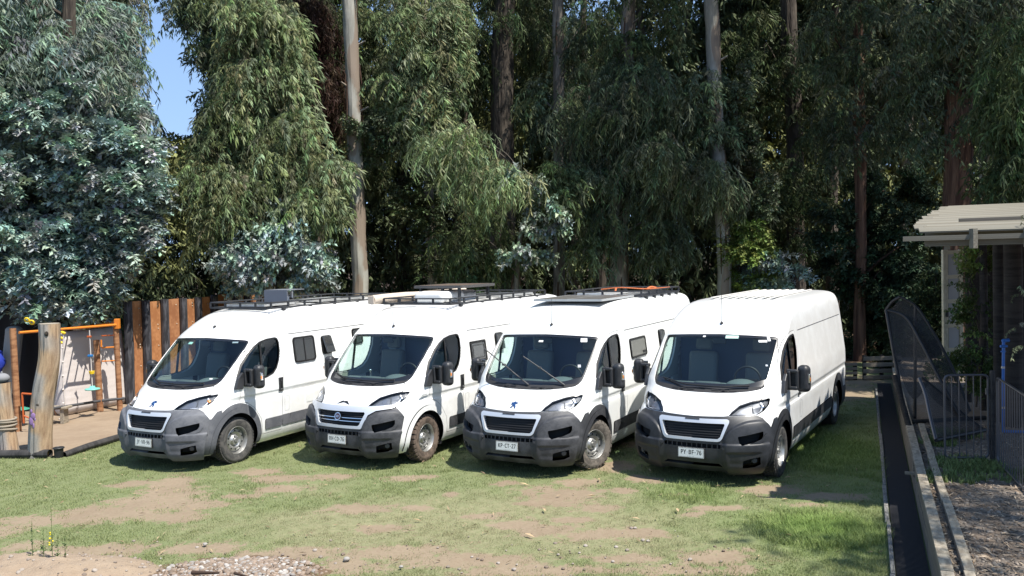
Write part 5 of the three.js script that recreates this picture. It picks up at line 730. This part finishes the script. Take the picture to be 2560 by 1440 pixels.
  const wd = (x, z, r, n) => { for (let i = 0; i < n; i++) { const a = rnd() * 6.28, q = Math.sqrt(rnd()) * r; weeds.push([x + Math.cos(a) * q, .37, z + Math.sin(a) * q, rnd() * 6.28, rr(.5, 1.1), mixc([.08, .12, .03], [.20, .25, .08], rnd())]); } };
  wd(5.75, -10.9, .42, 150); wd(5.3, -10.3, .3, 60); wd(6.0, -10.3, .35, 50); wd(6.05, -12.2, .25, 70); wd(6.5, -12.7, .35, 60); wd(6.5, -9.9, .4, 60); wd(4.95, -10.2, .12, 20);
  tag(scatter('weeds', clump(14, .06, .03, .10, .006, 1.1), std([1, 1, 1], .85, { side: THREE.DoubleSide }), weeds), 'low green weeds growing in the gravel below the gates', 'weeds', null, 'stuff');
}
const tubeM = phys([.10, .10, .11], .38, { metalness: .5 });
function gate(label, A, B, y0, y1, n) {   // rounded tube frame with upright bars
  const g = thing('metal_gate', label, 'gate', [A.x, 0, A.z], 0), D = B.clone().sub(A), L = Math.hypot(D.x, D.z), ux = D.x / L, uz = D.z / L, r = .07, P = (s, y) => V(ux * s, y, uz * s);
  const cv = new THREE.CurvePath(), ln = (a, b) => cv.add(new THREE.LineCurve3(a, b)), cn = (a, b, c) => cv.add(new THREE.QuadraticBezierCurve3(a, b, c));
  ln(P(r, y0), P(L - r, y0)); cn(P(L - r, y0), P(L, y0), P(L, y0 + r)); ln(P(L, y0 + r), P(L, y1 - r)); cn(P(L, y1 - r), P(L, y1), P(L - r, y1)); ln(P(L - r, y1), P(r, y1)); cn(P(r, y1), P(0, y1), P(0, y1 - r)); ln(P(0, y1 - r), P(0, y0 + r)); cn(P(0, y0 + r), P(0, y0), P(r, y0));
  part('frame', new THREE.TubeGeometry(cv, 160, .015, 8), tubeM, g);
  for (let i = 1; i <= n; i++) part('bar', rod(P(L * i / (n + 1), y0 + .01), P(L * i / (n + 1), y1 - .01), .0065, 6), tubeM, g);
  for (const y of [.25, .8]) part('hinge', rod(P(L - .01, y0 + (y1 - y0) * y - .04), P(L - .01, y0 + (y1 - y0) * y + .04), .024, 8), tubeM, g);
  return g;
}
gate('open metal gate with five upright bars facing the camera on the gravel', V(5.60, 0, -11.15), V(6.14, 0, -11.1), .42, 1.50, 5);
gate('metal gate with many bars running towards the camera at the right edge', V(6.19, 0, -10.98), V(5.70, 0, -9.52), .40, 1.48, 12);
tag(part(numbered('gate_post'), box(.045, 1.2, .06, 6.175, .96, -11.06, .006), WD.black, scene), 'black square post between the two metal gates', 'post');
{
  const p = thing('water_pipe', 'bright blue upright water pipe with a tap behind the gates', 'pipe', [7.24, 0, -12.7]), bl = phys([.02, .13, .42], .4);
  part('riser', rod(V(0, .40, 0), V(.02, 1.76, 0), .022, 10), bl, p); part('elbow', [rod(V(.02, 1.76, 0), V(.10, 1.765, 0), .026, 10), new THREE.SphereGeometry(.03, 10, 8).translate(.02, 1.76, 0)], bl, p); part('tap', [rod(V(-.04, 1.68, .02), V(.06, 1.68, .02), .018, 8), rod(V(-.02, 1.6, 0), V(.05, 1.6, 0), .012, 8)], bl, p); part('ground_run', rod(V(0, .41, 0), V(.55, .40, .1), .022, 10), bl, p);
  for (const y of [.75, 1.35]) part('clamp', rod(V(.01, y, 0), V(.01, y + .03, 0), .027, 10), M.steel, p);
}
{ // pergola: staggered cream roof boards on pale beams and dark round posts
  const g = thing('pergola', 'open shelter with staggered cream roof boards on pale beams, dark posts below', 'shelter');
  const q = (a, o) => { const t = a, k = t / 8.35; return V(4.62 + 3.98 * k + DN[0] * o, 3.31 + .60 * k, -9.9 - 7.3 * k + DN[1] * o); };
  const N = 34, d = q(8.35, 0).sub(q(0, 0)).normalize();
  const X = V(DN[0], 0, DN[1]), basis = new THREE.Matrix4(); const up = d.clone().cross(X).normalize().multiplyScalar(-1), Xo = d.clone().cross(up).normalize();
  const put = (geo, p) => { const bs = new THREE.Matrix4().makeBasis(X, up.y > 0 ? up : up.clone().negate(), X.clone().cross(up.y > 0 ? up : up.clone().negate())); geo.applyMatrix4(bs); geo.translate(p.x, p.y, p.z); return geo; };
  for (let i = 0; i < N; i++) { const t = (i + .5) / N * 8.35, ov = rr(-.10, .14), L = 5.2; const b = new THREE.BoxGeometry(L, .018, .275); b.rotateX(.12 + rr(-.02, .03)); put(b, q(t, L / 2 + ov).add(V(0, .05, 0))); part('roof_board', b, [WD.cream, WD.creamB, WD.creamC][(i * 7) % 3], g); }
  const beam = (a, b, w, h, m, nm) => { const D = b.clone().sub(a), L = D.length(), bx = new THREE.BoxGeometry(w, h, L); bx.lookAt(D.normalize()); const c = a.clone().lerp(b, .5); bx.translate(c.x, c.y, c.z); part(nm, bx, m, g); };
  beam(q(-.02, -.10).add(V(0, -.035, 0)), q(-.02, 5.3).add(V(0, -.035, 0)), .04, .055, WD.cream, 'front_beam'); beam(q(.10, .12).add(V(0, -.10, 0)), q(.10, 5.3).add(V(0, -.10, 0)), .05, .075, WD.cream, 'front_beam'); beam(q(1.3, .45).add(V(0, .075, 0)), q(1.3, 5.3).add(V(0, .075, 0)), .06, .09, WD.grey, 'roof_batten'); for (const o of [.62, 1.15]) beam(q(-.05, o).add(V(0, -.16, 0)), q(-.05, o).add(V(0, .06, 0)), .05, .09, WD.cream, 'bracket');
  beam(q(.6, .1).add(V(0, -.06, 0)), q(.6, 5.2).add(V(0, -.06, 0)), .05, .12, WD.cream, 'beam'); beam(q(2.4, .1).add(V(0, -.08, 0)), q(2.4, 5.2).add(V(0, -.08, 0)), .06, .16, WD.cream, 'beam'); beam(q(5, .1).add(V(0, -.08, 0)), q(5, 5.2).add(V(0, -.08, 0)), .06, .16, WD.cream, 'beam');
  for (const o of [.35, 1.3, 2.4]) beam(q(.1, o).add(V(0, -.13, 0)), q(8.2, o).add(V(0, -.13, 0)), .06, .1, WD.cream, 'rafter');
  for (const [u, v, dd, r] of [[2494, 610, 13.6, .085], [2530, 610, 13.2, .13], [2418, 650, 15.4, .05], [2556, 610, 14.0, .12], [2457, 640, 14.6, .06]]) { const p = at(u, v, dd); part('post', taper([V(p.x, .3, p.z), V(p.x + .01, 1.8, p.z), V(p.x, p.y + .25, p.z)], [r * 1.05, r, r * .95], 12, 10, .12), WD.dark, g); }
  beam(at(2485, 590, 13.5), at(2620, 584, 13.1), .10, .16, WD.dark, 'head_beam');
}
{ // hut behind the posts
  const h = thing('hut', 'dark board hut wall in deep shade behind the pergola posts', 'hut'), a = at(2425, 800, 16.2), L = 3.2;
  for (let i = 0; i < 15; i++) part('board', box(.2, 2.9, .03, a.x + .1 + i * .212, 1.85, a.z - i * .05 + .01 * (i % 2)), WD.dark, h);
  const dr = thing('panel_door', 'tall cream door with a column of five pale panes beside the hut', 'door'), p = at(2384, 760, 15.8), tr = std([1, 1, 1], .6, { map: woodT([.40, .36, .24], [.55, .50, .35]) });
  const y0 = .78, y1 = 3.12, w = .37, turn = .35, mk = (g) => { g.rotateY(turn); g.translate(p.x, 0, p.z); return g; };
  part('stile', mk(box(.11, y1 - y0, .045, -w / 2 - .01, (y0 + y1) / 2, 0)), tr, dr); part('stile', mk(box(.075, y1 - y0, .045, w / 2, (y0 + y1) / 2, 0)), tr, dr);
  for (let i = 0; i <= 5; i++) { const y = y0 + .05 + (y1 - y0 - .1) * i / 5; part('rail', mk(box(w - .075, .07, .042, 0, y, 0)), tr, dr); if (i < 5) { part('pane', mk(box(w - .08, (y1 - y0 - .1) / 5 - .07, .012, 0, y + (y1 - y0 - .1) / 10, -.005)), std([.30, .31, .30], .5), dr); part('glazing_bead', mk(box(.022, (y1 - y0 - .1) / 5 - .07, .03, -w / 2 + .05, y + (y1 - y0 - .1) / 10, 0)), std([.10, .08, .05], .7), dr); } }
  part('door_handle', mk(box(.03, .12, .05, -w / 2, 1.95, .04, .01)), M.black, dr);
}
{ // vine, twigs entering at the right edge
  const t = thing('vine', 'green climbing vine with yellowish leaves on the shaded posts', 'vine'), l = [], base = at(2440, 760, 14.9);
  part('stem', tube([V(base.x, .3, base.z), V(base.x + .05, 1.6, base.z + .05), V(base.x - .1, 2.6, base.z), V(base.x + .2, 3.2, base.z)], .018, 20, 6), BK.dark, t);
  fill(l, at(2448, 640, 14.8), V(.24, .24, .2), 14, 8, { ...LIME, spread: .10, s: .6 }); fill(l, at(2448, 780, 14.8), V(.20, .7, .2), 20, 8, { c0: [.06, .10, .03], c1: [.15, .22, .07], spread: .12, s: .6 }); fill(l, at(2428, 930, 14.4), V(.36, .3, .25), 20, 9, { c0: [.06, .10, .03], c1: [.16, .23, .07], spread: .13, s: .65 });
  scatter('leaves', SP.small[0], LM.small, l, t);
  const o = thing('olive_sapling', 'pale leaved twigs poking in at the right edge beside the posts', 'shrub'), l2 = [], b2 = at(2572, 900, 9.6);
  part('stem', tube([V(b2.x + .12, .36, b2.z), V(b2.x + .1, 1.4, b2.z), V(b2.x + .02, 2.6, b2.z), V(b2.x, 3.4, b2.z)], .016, 20, 6), BK.grey, o);
  for (const [u, v] of [[2552, 545], [2556, 720], [2552, 815], [2556, 735], [2566, 870]]) { const c = at(u, v, 9.6); fill(l2, c, V(.05, .03, .04), 2, 1, { c0: [.16, .20, .10], c1: [.32, .36, .24], s: .26, spread: .03, hang: false }); }
  scatter('leaves', SP.hang[2], LM.hang, l2, o);
}
{ // collapsed shade-net frames
  const net = std([1, 1, 1], .8, { map: tex(256, 256, (u, v, i, j) => mixc([.012, .012, .013], [.048, .048, .05], ((i % 8 < 2) || (j % 8 < 2) ? .75 : .2) * (.6 + .5 * pnoise(u * 9, v * 9, 9, 9)))), side: THREE.DoubleSide, alphaMap: rep(tex(64, 64, (u, v, i, j) => ((i % 8 < 4) || (j % 8 < 3) ? 1 : 0), false), 14, 14), transparent: true });
  const g = thing('net_tunnel', 'tall leaning net tunnel of bent tubes covered with sagging black shade net', 'net tunnel');
  const A = [[2252, 742, 14], [2290, 765, 13.9], [2335, 830, 13.7], [2385, 920, 13.4], [2432, 1030, 13]].map((p) => at(...p)), B = [[2217, 775, 14.2], [2262, 790, 14], [2305, 855, 13.6], [2352, 945, 13.2], [2405, 1040, 12.8]].map((p) => at(...p));
  part('tube', tube(A, .022, 30, 8), M.black, g); part('tube', tube(B, .028, 30, 8), M.black, g); part('tube', tube([B[0], B[0].clone().lerp(A[0], .5).add(V(0, .04, 0)), A[0]], .026, 8, 8), M.black, g);
  const leg = at(2272, 1010, 13.4); part('leg', rod(B[0], leg.setY(.38), .03, 8), M.black, g); part('leg', rod(A[1], at(2292, 1000, 14).setY(.38), .025, 8), M.black, g); part('leg', rod(at(2240, 940, 13.6), at(2282, 1070, 13.1).setY(.36), .045, 8), WD.dark, g);
  const sheet = (A, B, sag, nx, ny) => { const ca = new THREE.CatmullRomCurve3(A), cb = new THREE.CatmullRomCurve3(B), P = [], U = [], I = []; for (let i = 0; i <= nx; i++) for (let j = 0; j <= ny; j++) { const p = ca.getPointAt(i / nx).lerp(cb.getPointAt(i / nx), j / ny); p.y -= sag * Math.sin(j / ny * Math.PI) * (.6 + .6 * noise(i * .4, j * .5)); P.push(p.x, p.y, p.z); U.push(i / nx * 2, j / ny); } for (let i = 0; i < nx; i++) for (let j = 0; j < ny; j++) { const a = i * (ny + 1) + j, b = a + ny + 1; I.push(a, b, a + 1, b, b + 1, a + 1); } const q = new THREE.BufferGeometry(); q.setAttribute('position', new THREE.Float32BufferAttribute(P, 3)); q.setAttribute('uv', new THREE.Float32BufferAttribute(U, 2)); q.setIndex(I); q.computeVertexNormals(); return q; };
  part('shade_net', sheet(A, B, .06, 30, 10), net, g);
  part('hanging_net', sheet(B, [[2240, 900, 13.8], [2290, 1000, 13.5], [2330, 960, 13.4], [2330, 990, 13.2], [2395, 1045, 12.9]].map((p) => at(...p)), .03, 24, 10), net, g);
  const h = thing('net_tunnel', 'small folded net tunnel lying on the ground behind the gate', 'net tunnel');
  const C = [[2303, 948, 12.9], [2318, 985, 12.6], [2332, 1045, 12.3], [2347, 1103, 11.95]].map((p) => at(...p)), Dd = [[2310, 945, 13.2], [2360, 985, 13.1], [2420, 1040, 12.9], [2470, 1078, 12.55]].map((p) => at(...p));
  part('tube', tube(C, .026, 20, 8), tubeM, h); part('tube', tube(Dd, .016, 20, 8), M.black, h); part('base_bar', rod(C[3], Dd[3], .03, 8), M.black, h); part('base_bar', rod(at(2270, 1040, 13.6).setY(.4), at(2470, 1032, 13.8).setY(.4), .035, 8), WD.dark, h); part('shade_net', sheet(C, Dd, .10, 20, 10), net, h);
}
{ // pallets across the back
  [['low dark pallet fence panel left, behind the cargo van', 8.02, -20.85, .62, .42], ['taller dark pallet leaning right, behind the cargo van', 8.92, -20.8, .92, .60]].forEach(([lb, x, z, w, h]) => {
    const p = thing('pallet', lb, 'pallet', [x, 0, z], 0, 'pallets at the back of the lawn'); for (let i = 0; i < 4; i++) part('slat', box(w, h * .16, .025, rr(-.01, .01), .06 + h * i * .255, .05, .003, 0, 0, rr(-.012, .012)), WD.grey, p); for (const s of [-.45, 0, .45]) part('stringer', box(.07, h, .08, s * w, h / 2, 0), WD.dark, p); });
  const c = part(numbered('path_edge'), dbox(.1, .35, 2.2, 11.9, .42, .2), WD.pale, scene); tag(c, 'pale board end of the plank wall beside the pallets', 'board');
}
// ---------------------------------------------------------------- left side: play area, rust fence, logs
{
  const rust = (k) => std([1, 1, 1], .75, { map: tex(256, 512, (u, v) => { const n = .5 * pnoise(u * 3, v * 9, 3, 9) + .3 * pnoise(u * 12, v * 40, 12, 40) + .2 * pnoise(u * 60, v * 60, 60, 60); return mixc([.31 + k, .125 + k * .4, .048], [.45 + k, .205 + k * .4, .088], sstep(.25, .75, n)); }) });
  const RM = [rust(0), rust(.03), rust(-.02)], postM = std([1, 1, 1], .9, { map: tex(128, 512, (u, v) => { const n = .6 * pnoise(u * 26, v * 4, 26, 4) + .4 * pnoise(u * 60, v * 14, 60, 14); return mixc([.018, .018, .022], [.075, .075, .085], sstep(.3, .85, n)); }) }), bolt = phys([.55, .5, .4], .4, { metalness: .7 });
  const f = thing('panel_fence', 'tall fence of rust brown panels between black round posts', 'fence');
  const A = at(308, 755, 19.8), B = at(527, 738, 23.4), C = at(648, 741, 27);
  const solve = (P, Q, u) => { let lo = -.2, hi = 1.3; for (let i = 0; i < 40; i++) { const m = (lo + hi) / 2, x = P.x + (Q.x - P.x) * m, z = P.z + (Q.z - P.z) * m; (1280 + F * x / -z - 2) < u ? lo = m : hi = m; } return lo; };
  const run = (P, Q, us, H) => {
    const D = Q.clone().sub(P).setY(0), ang = Math.atan2(D.x, D.z), n = V(D.z, 0, -D.x).normalize(); if (n.z < 0 && n.x < 0) n.negate();
    us.forEach((u, i) => {
      const s = solve(P, Q, u), x = P.x + D.x * s, z = P.z + D.z * s, h = H(i), r = .105;
      part('post', taper([V(x + n.x * .03 - .03, -.05, z + n.z * .03), V(x + n.x * .03, h * .5, z + n.z * .03), V(x + n.x * .03 + .01, h, z + n.z * .03)], [r, r * .97, r * .93], 12, 10, .1), postM, f);
      if (i < us.length - 1) {
        const s2 = solve(P, Q, us[i + 1]), x2 = P.x + D.x * s2, z2 = P.z + D.z * s2, L = Math.hypot(x2 - x, z2 - z), mx = (x + x2) / 2 - n.x * .06, mz = (z + z2) / 2 - n.z * .06, hp = h - .02 - .03 * (i % 2);
        const g = new THREE.BoxGeometry(.03, hp, L + .02); g.rotateY(ang); g.translate(mx, hp / 2, mz); const pn = part('panel', g, RM[i % 3], f);
        for (let k = 0; k < 5; k++) for (const e of [-.28, .26]) for (const dy of [0, .09]) { if (rnd() < .3) continue; const b = new THREE.SphereGeometry(.016, 6, 4), o = e * L + .05 * dy; b.translate(mx + n.x * .02 + Math.sin(ang) * o, hp - .14 - k * .46 - dy * .6 + rr(-.04, .04), mz + n.z * .02 + Math.cos(ang) * o); part('bolt', b, bolt, pn); }
      }
    });
  };
  run(A, B, [312, 357, 404, 451, 489, 528], (i) => 2.40 - .012 * i);
  run(B, C, [530, 583, 612, 642], (i) => 2.38 - .055 * i);
}
const logM = std([1, 1, 1], .9, { map: tex(512, 512, (u, v) => { const n = .5 * pnoise(u * 26, v * 4, 26, 4) + .3 * pnoise(u * 60, v * 9, 60, 9) + .2 * pnoise(u * 120, v * 60, 120, 60), q = pnoise(u * 4 + .3 * n, v * 3, 4, 3); return mixc(mixc([.15, .132, .115], [.42, .385, .345], n), mixc([.21, .125, .07], [.50, .36, .225], n), sstep(.46, .64, q)); }), bumpMap: rep(bump0, 1, .5), bumpScale: .02 });
{
  const l = thing('log_post', 'thick leaning peeled log post with knots and a purple paint mark', 'post', [-8.13, 0, -14.58]);
  part('log', taper([V(0, -.05, 0), V(.04, .5, 0), V(.13, 1.15, 0), V(.24, 1.7, 0), V(.26, 2.26, 0)], [.19, .185, .175, .165, .165], 22, 40, .14), logM, l);
  part('log_end', new THREE.CylinderGeometry(.158, .158, .01, 22).translate(.26, 2.258, 0), std([.34, .29, .22], .9), l);
  for (const [x, y, r] of [[.29, 2.1, .035], [.10, .90, .045], [.14, .95, .03], [.03, .45, .025]]) part('knot', new THREE.SphereGeometry(r, 10, 8).scale(1, 1.2, .6).translate(x, y, .155), BK.dark, l);
  part('paint_mark', [[.015, .72, .07, .09], [-.02, .63, .06, .12], [.02, .55, .04, .08], [-.01, .8, .03, .06], [.05, .66, .03, .05]].map(([x, y, w, h]) => new THREE.SphereGeometry(1, 10, 6).scale(w * .6, h * .6, .012).translate(x, y, .178)), std([.25, .15, .32], .9), l);
  const q = thing('rope_post', 'short weathered post wrapped with rope and topped by a grey ball', 'post', [-8.93, 0, -14.97]);
  part('log', taper([V(.06, -.05, 0), V(.03, .4, 0), V(0, .8, 0), V(-.02, 1.22, 0)], [.155, .14, .135, .13], 18, 24, .14), logM, q);
  const ball = new THREE.SphereGeometry(.125, 20, 14); ball.scale(1, .72, 1); ball.translate(-.02, 1.30, 0); part('cap_ball', ball, std([.22, .22, .23], .9), q); part('cap_nub', new THREE.SphereGeometry(.02, 8, 6).translate(-.02, 1.40, 0), std([.22, .22, .23], .9), q);
  for (const [y, t] of [[.48, .06], [.53, -.1], [.58, .03], [.40, -.16]]) { const r = new THREE.TorusGeometry(.152, .022, 8, 28); r.rotateX(Math.PI / 2 + t); r.translate(.02, y, 0); part('rope_turn', r, std([.27, .23, .18], .95), q); }
  const b = thing('edging_log', 'dark round edging log at the foot of the log posts', 'log'); part('log', [taper([V(-9.6, .04, -14.6), V(-8.8, .05, -14.55), V(-7.88, .06, -14.44)], [.07, .075, .08], 12, 20, .12)], WD.black, b);
  const c = thing('pipe_stub', 'short black pipe stub with a rim beside the edging log', 'pipe', [-7.72, 0, -14.42]); part('pipe', cyl(.07, .075, .16, 18).translate(0, .08, 0), M.black, c); part('rim', new THREE.TorusGeometry(.08, .014, 8, 20).rotateX(Math.PI / 2).translate(0, .165, 0), M.plasticDark, c);
  const e = thing('edging_log', 'dark edging log running from the pipe stub to the left van', 'log'); part('log', [taper([V(-7.66, .03, -14.46), V(-7.5, .05, -15.1), V(-7.2, .05, -16.1), V(-6.7, .05, -17.4)], [.06, .065, .065, .06], 12, 20, .1)], WD.black, e);
}
{
  const f = thing('monkey_bars', 'monkey bars with rust brown posts and an orange top beam', 'monkey bars'), wood = std([1, 1, 1], .85, { map: woodT([.20, .085, .035], [.36, .18, .085]) }), orange = phys([.66, .21, .025], .45), rustr = phys([.42, .09, .02], .45);
  const P = (x, z, y1, r) => part('post', taper([V(x, -.02, z), V(x - .01, y1 * .5, z), V(x - .02, y1, z)], [r, r, r * .96], 12, 8, .08), wood, f);
  const a = at(44, 820, 16.9), yA = a.y; P(-9.78, -16.82, yA, .062); P(-9.95, -18.6, at(86, 818, 18.6).y, .06); P(-9.18, -18.94, at(248, 850, 18.94).y, .066); P(-8.76, -18.98, at(293, 802, 18.98).y, .06);
  const b1 = at(46, 832, 16.8), b2 = at(292, 812, 18.95); part('beam', rod(b1, b2, .027, 10), orange, f); const c1 = at(150, 824, 19.0), c2 = at(293, 806, 19.6); part('beam', rod(c1, c2, .026, 10), orange, f);
  for (let i = 1; i < 7; i++) part('rung', rod(b1.clone().lerp(b2, .4 + .6 * i / 7), c1.clone().lerp(c2, i / 7), .014, 8), orange, f);
  const L = (v, m, r) => part('ladder_rung', rod(at(252, v + 2, 18.92), at(292, v, 18.96), r, 8), m, f); L(838, rustr, .014); L(868, orange, .018); L(902, orange, .014); part('ladder_rail', rod(at(251, 850, 18.9), at(251, 868, 18.9), .02, 8), orange, f);
  part('end_bracket', box(.1, .22, .1, b2.x, b2.y + .02, b2.z, .01), orange, f); part('side_rail', [rod(at(50, 985, 16.7), at(53, 1060, 16.7), .02, 8), rod(at(50, 985, 16.7), at(78, 987, 16.7), .02, 8), rod(at(50, 1040, 16.7), at(70, 1048, 16.7), .016, 8)], rustr, f);
  const strap = part(numbered('strap'), [rod(at(120, 1024, 17.2), at(245, 1004, 18.7), .03, 6), rod(at(250, 1003, 18.75), at(308, 997, 19), .03, 6)], std([.06, .06, .065], .8), scene); tag(strap, 'dark flat strap stretched low across the play frame posts', 'strap');
  // crash mat
  const m = thing('crash_mat', 'large standing off-white crash mat with leaf shadows', 'mat'), cm = std([.52, .47, .44], .9, { bumpMap: rep(tex(256, 256, (u, v) => .7 * pnoise(u * 4 + .4 * pnoise(u * 9, v * 9, 9, 9), v * 26, 4, 26) + .3 * pnoise(u * 30, v * 30, 30, 30), false), 1, 1), bumpScale: .006 });
  const g = new RoundedBoxGeometry(1.85, 1.82, .40, 6, .17), p = g.attributes.position; for (let i = 0; i < p.count; i++) { const x = p.getX(i), y = p.getY(i); p.setZ(i, p.getZ(i) * (1.12 - .2 * (y > .3 ? (y - .3) / .56 : 0)) + (fbm(x * 3 + 3, y * 5, 3) - .5) * .05); p.setX(i, x + (fbm(y * 4, 7, 3) - .5) * .06); } g.computeVertexNormals(); g.rotateX(-.1); g.rotateY(1.18); g.translate(-9.55, .90, -19.35); part('mat', g, cm, m);
  for (const x of [-.5, .45]) { const s = new THREE.BoxGeometry(1.6, .012, .012); s.translate(0, x, .19); s.rotateX(-.1); s.rotateY(1.18); s.translate(-9.55, .86, -19.35); part('seam', s, std([.42, .40, .38], .9), m); }
  // swing, ropes, hand grips
  const rope = std([.55, .50, .46], .9), teal = phys([.16, .48, .40], .4), yel = phys([.80, .55, .02], .4);
  const sw = thing('disc_swing', 'hanging rope swing with a round teal seat and yellow ring', 'swing'), t0 = at(222, 826, 18.2), t1 = at(227, 972, 18.2);
  part('rope', [rod(t0, t1, .012, 6)], rope, sw); part('seat', new THREE.LatheGeometry([[0, .07], [.05, .07], [.06, .03], [.14, .02], [.155, .005], [.15, -.01], [0, -.015]].map(([a, b]) => new THREE.Vector2(a, b)), 24).translate(t1.x, t1.y - .02, t1.z), teal, sw); const rg = at(226, 932, 18.2); part('ring', cyl(.05, .06, .06, 14).translate(rg.x, rg.y, rg.z), yel, sw); const gh = at(223, 890, 18.2), gh2 = at(221, 842, 18.2); part('hand_grip', box(.11, .05, .05, gh.x, gh.y, gh.z, .015), phys([.02, .16, .40], .4), sw); part('hand_grip', box(.1, .04, .04, gh2.x, gh2.y, gh2.z, .012), rustr, sw);
  const cr = thing('climbing_rope', 'pale knotted climbing rope hanging left of the crash mat', 'rope'), r0 = at(157, 836, 17.6), r1 = at(155, 1045, 17.6); part('rope', tube([r0, r0.clone().lerp(r1, .5).add(V(-.03, 0, 0)), r1, r1.clone().add(V(-.06, -.02, .1))], .014, 20, 6), rope, cr); for (let i = 1; i < 6; i++) { const k = r0.clone().lerp(r1, i / 6); part('knot', new THREE.SphereGeometry(.024, 8, 6).translate(k.x - .02, k.y, k.z), rope, cr); }
  const tp = thing('trapeze', 'yellow trapeze grips hanging beside the log post', 'trapeze'); for (const [u, v] of [[156, 832], [150, 845], [149, 856]]) { const k = at(u, v, 17.6); part('grip', new THREE.CapsuleGeometry(.028, .05, 4, 10).rotateZ(1.2).translate(k.x, k.y, k.z), yel, tp); }
  const hk = thing('swing_hook', 'yellow swing hooks on the beam left of the log post', 'hook'); for (const [u, v] of [[66, 800], [78, 806]]) { const k = at(u, v, 17.2); part('hook', new THREE.TorusGeometry(.04, .018, 8, 16).rotateX(.4).translate(k.x, k.y, k.z), yel, hk); }
  const bn = thing('bench', 'small weathered wooden bench in the shade behind the log post', 'bench'), bp = at(128, 1026, 17.6); part('seat_board', box(.62, .05, .26, bp.x + .02, .34, bp.z, .01), WD.pale, bn); for (const s of [-.2, .22]) part('leg', box(.08, .3, .2, bp.x + s, .16, bp.z, .01), WD.pale, bn);
  const td = thing('plastic_disc', 'green round plastic disc on a stand by the front brown post', 'disc'), tq = at(48, 1012, 17.4); part('disc', new THREE.LatheGeometry([[0, .06], [.06, .06], [.14, .03], [.18, 0], [0, -.02]].map(([a, b]) => new THREE.Vector2(a, b)), 22).translate(tq.x, .34, tq.z), phys([.05, .26, .18], .4), td); part('stand', cyl(.05, .06, .34, 12).translate(tq.x, .17, tq.z), M.plasticDark, td);
  // dark shelter cloth and blue tarp at the edge
  const sc = thing('shade_cloth', 'dark shade cloth hanging in folds at the left edge', 'cloth'), w = []; for (let i = 0; i <= 24; i++) { const x = -13.2 + i * .125; w.push([x, -19.6 + .12 * Math.sin(i * 1.3) + .05 * Math.sin(i * 3.1)]); }
  const P3 = [], I3 = []; w.forEach(([x, z], i) => { P3.push(x, 2.5, z, x + .02, .05, z + .05); if (i < 24) { const a = i * 2; I3.push(a, a + 1, a + 2, a + 2, a + 1, a + 3); } }); const cg = new THREE.BufferGeometry(); cg.setAttribute('position', new THREE.Float32BufferAttribute(P3, 3)); cg.setIndex(I3); cg.computeVertexNormals(); part('cloth', cg, std([.022, .022, .025], .9, { side: THREE.DoubleSide }), sc); part('pole', rod(V(-13.3, 2.5, -19.6), V(-10.1, 2.5, -19.6), .03, 8), M.black, sc);
  const bt = thing('tarpaulin', 'crumpled blue tarpaulin at the left edge behind the posts', 'tarpaulin'), tg = new THREE.SphereGeometry(.5, 24, 16), tv = tg.attributes.position; for (let i = 0; i < tv.count; i++) { const k = .8 + .5 * noise(tv.getX(i) * 5 + 3, tv.getY(i) * 5 + tv.getZ(i) * 3); tv.setXYZ(i, tv.getX(i) * k * .34, tv.getY(i) * k * .5, tv.getZ(i) * k * .4); } tg.computeVertexNormals(); const tp2 = at(8, 905, 18.6); tg.translate(tp2.x - .2, tp2.y, tp2.z); part('sheet', tg, phys([.02, .04, .30], .5), bt);
  const gc = thing('grey_cover', 'pale grey cloth cover hanging behind the front play post', 'cloth'), gg = new RoundedBoxGeometry(.34, 1.5, .3, 5, .12), gp = gg.attributes.position; for (let i = 0; i < gp.count; i++) gp.setX(i, gp.getX(i) + .1 * Math.sin(gp.getY(i) * 3)); gg.computeVertexNormals(); const g0 = at(24, 860, 19); gg.translate(g0.x, 1.2, g0.z); part('cover', gg, std([.26, .26, .25], .9), gc);
}
{ // weeds in the left foreground
  const W = [[68, 1392, 1318, 0], [96, 1390, 1335, 0], [118, 1386, 1282, 1], [132, 1392, 1360, 0], [150, 1392, 1355, 0]];
  W.forEach(([u, v0, v1, fl], i) => {
    const d = 8.95, a = at(u, v0, d), b = at(u + 2, v1, d), t = thing('weed', ['leftmost upright green weed stem in the left foreground', 'leafy weed stem left of the yellow flowering one', 'tallest weed with yellow flowers in the left foreground', 'short weed just right of the yellow flowering one', 'rightmost weed of the left foreground group'][i], 'weed', [a.x, 0, a.z], 0, 'weeds in the left foreground'), h = b.y - a.y + .1, y0 = a.y - .06;
    part('stem', rod(V(0, Math.min(0, y0), 0), V(.01, y0 + h, 0), .004, 5, .002), std([.10, .14, .04], .8), t);
    const B = { P: [], C: [], I: [] }; for (let k = 0; k < 26; k++) { const y = y0 + h * (.1 + .85 * Math.pow(rnd(), 1.4)), az = rnd() * 6.28; leafInto(B, V(0, y, 0), V(Math.cos(az), rr(.1, .8), Math.sin(az)), V(0, 1, 0), rr(.03, .06) * (1.2 - .6 * (y - y0) / h), .010, .3, rr(.8, 1.2)); } part('leaves', finish(B), std([.15, .20, .07], .8, { vertexColors: true, side: THREE.DoubleSide }), t);
    if (fl) for (let k = 0; k < 7; k++) part('flower', new THREE.SphereGeometry(.010, 8, 6).translate(rr(-.02, .02), y0 + h * rr(.25, .5), rr(-.015, .02)), std([.75, .58, .02], .7), t);
  });
}
renderer.render(scene, camera);
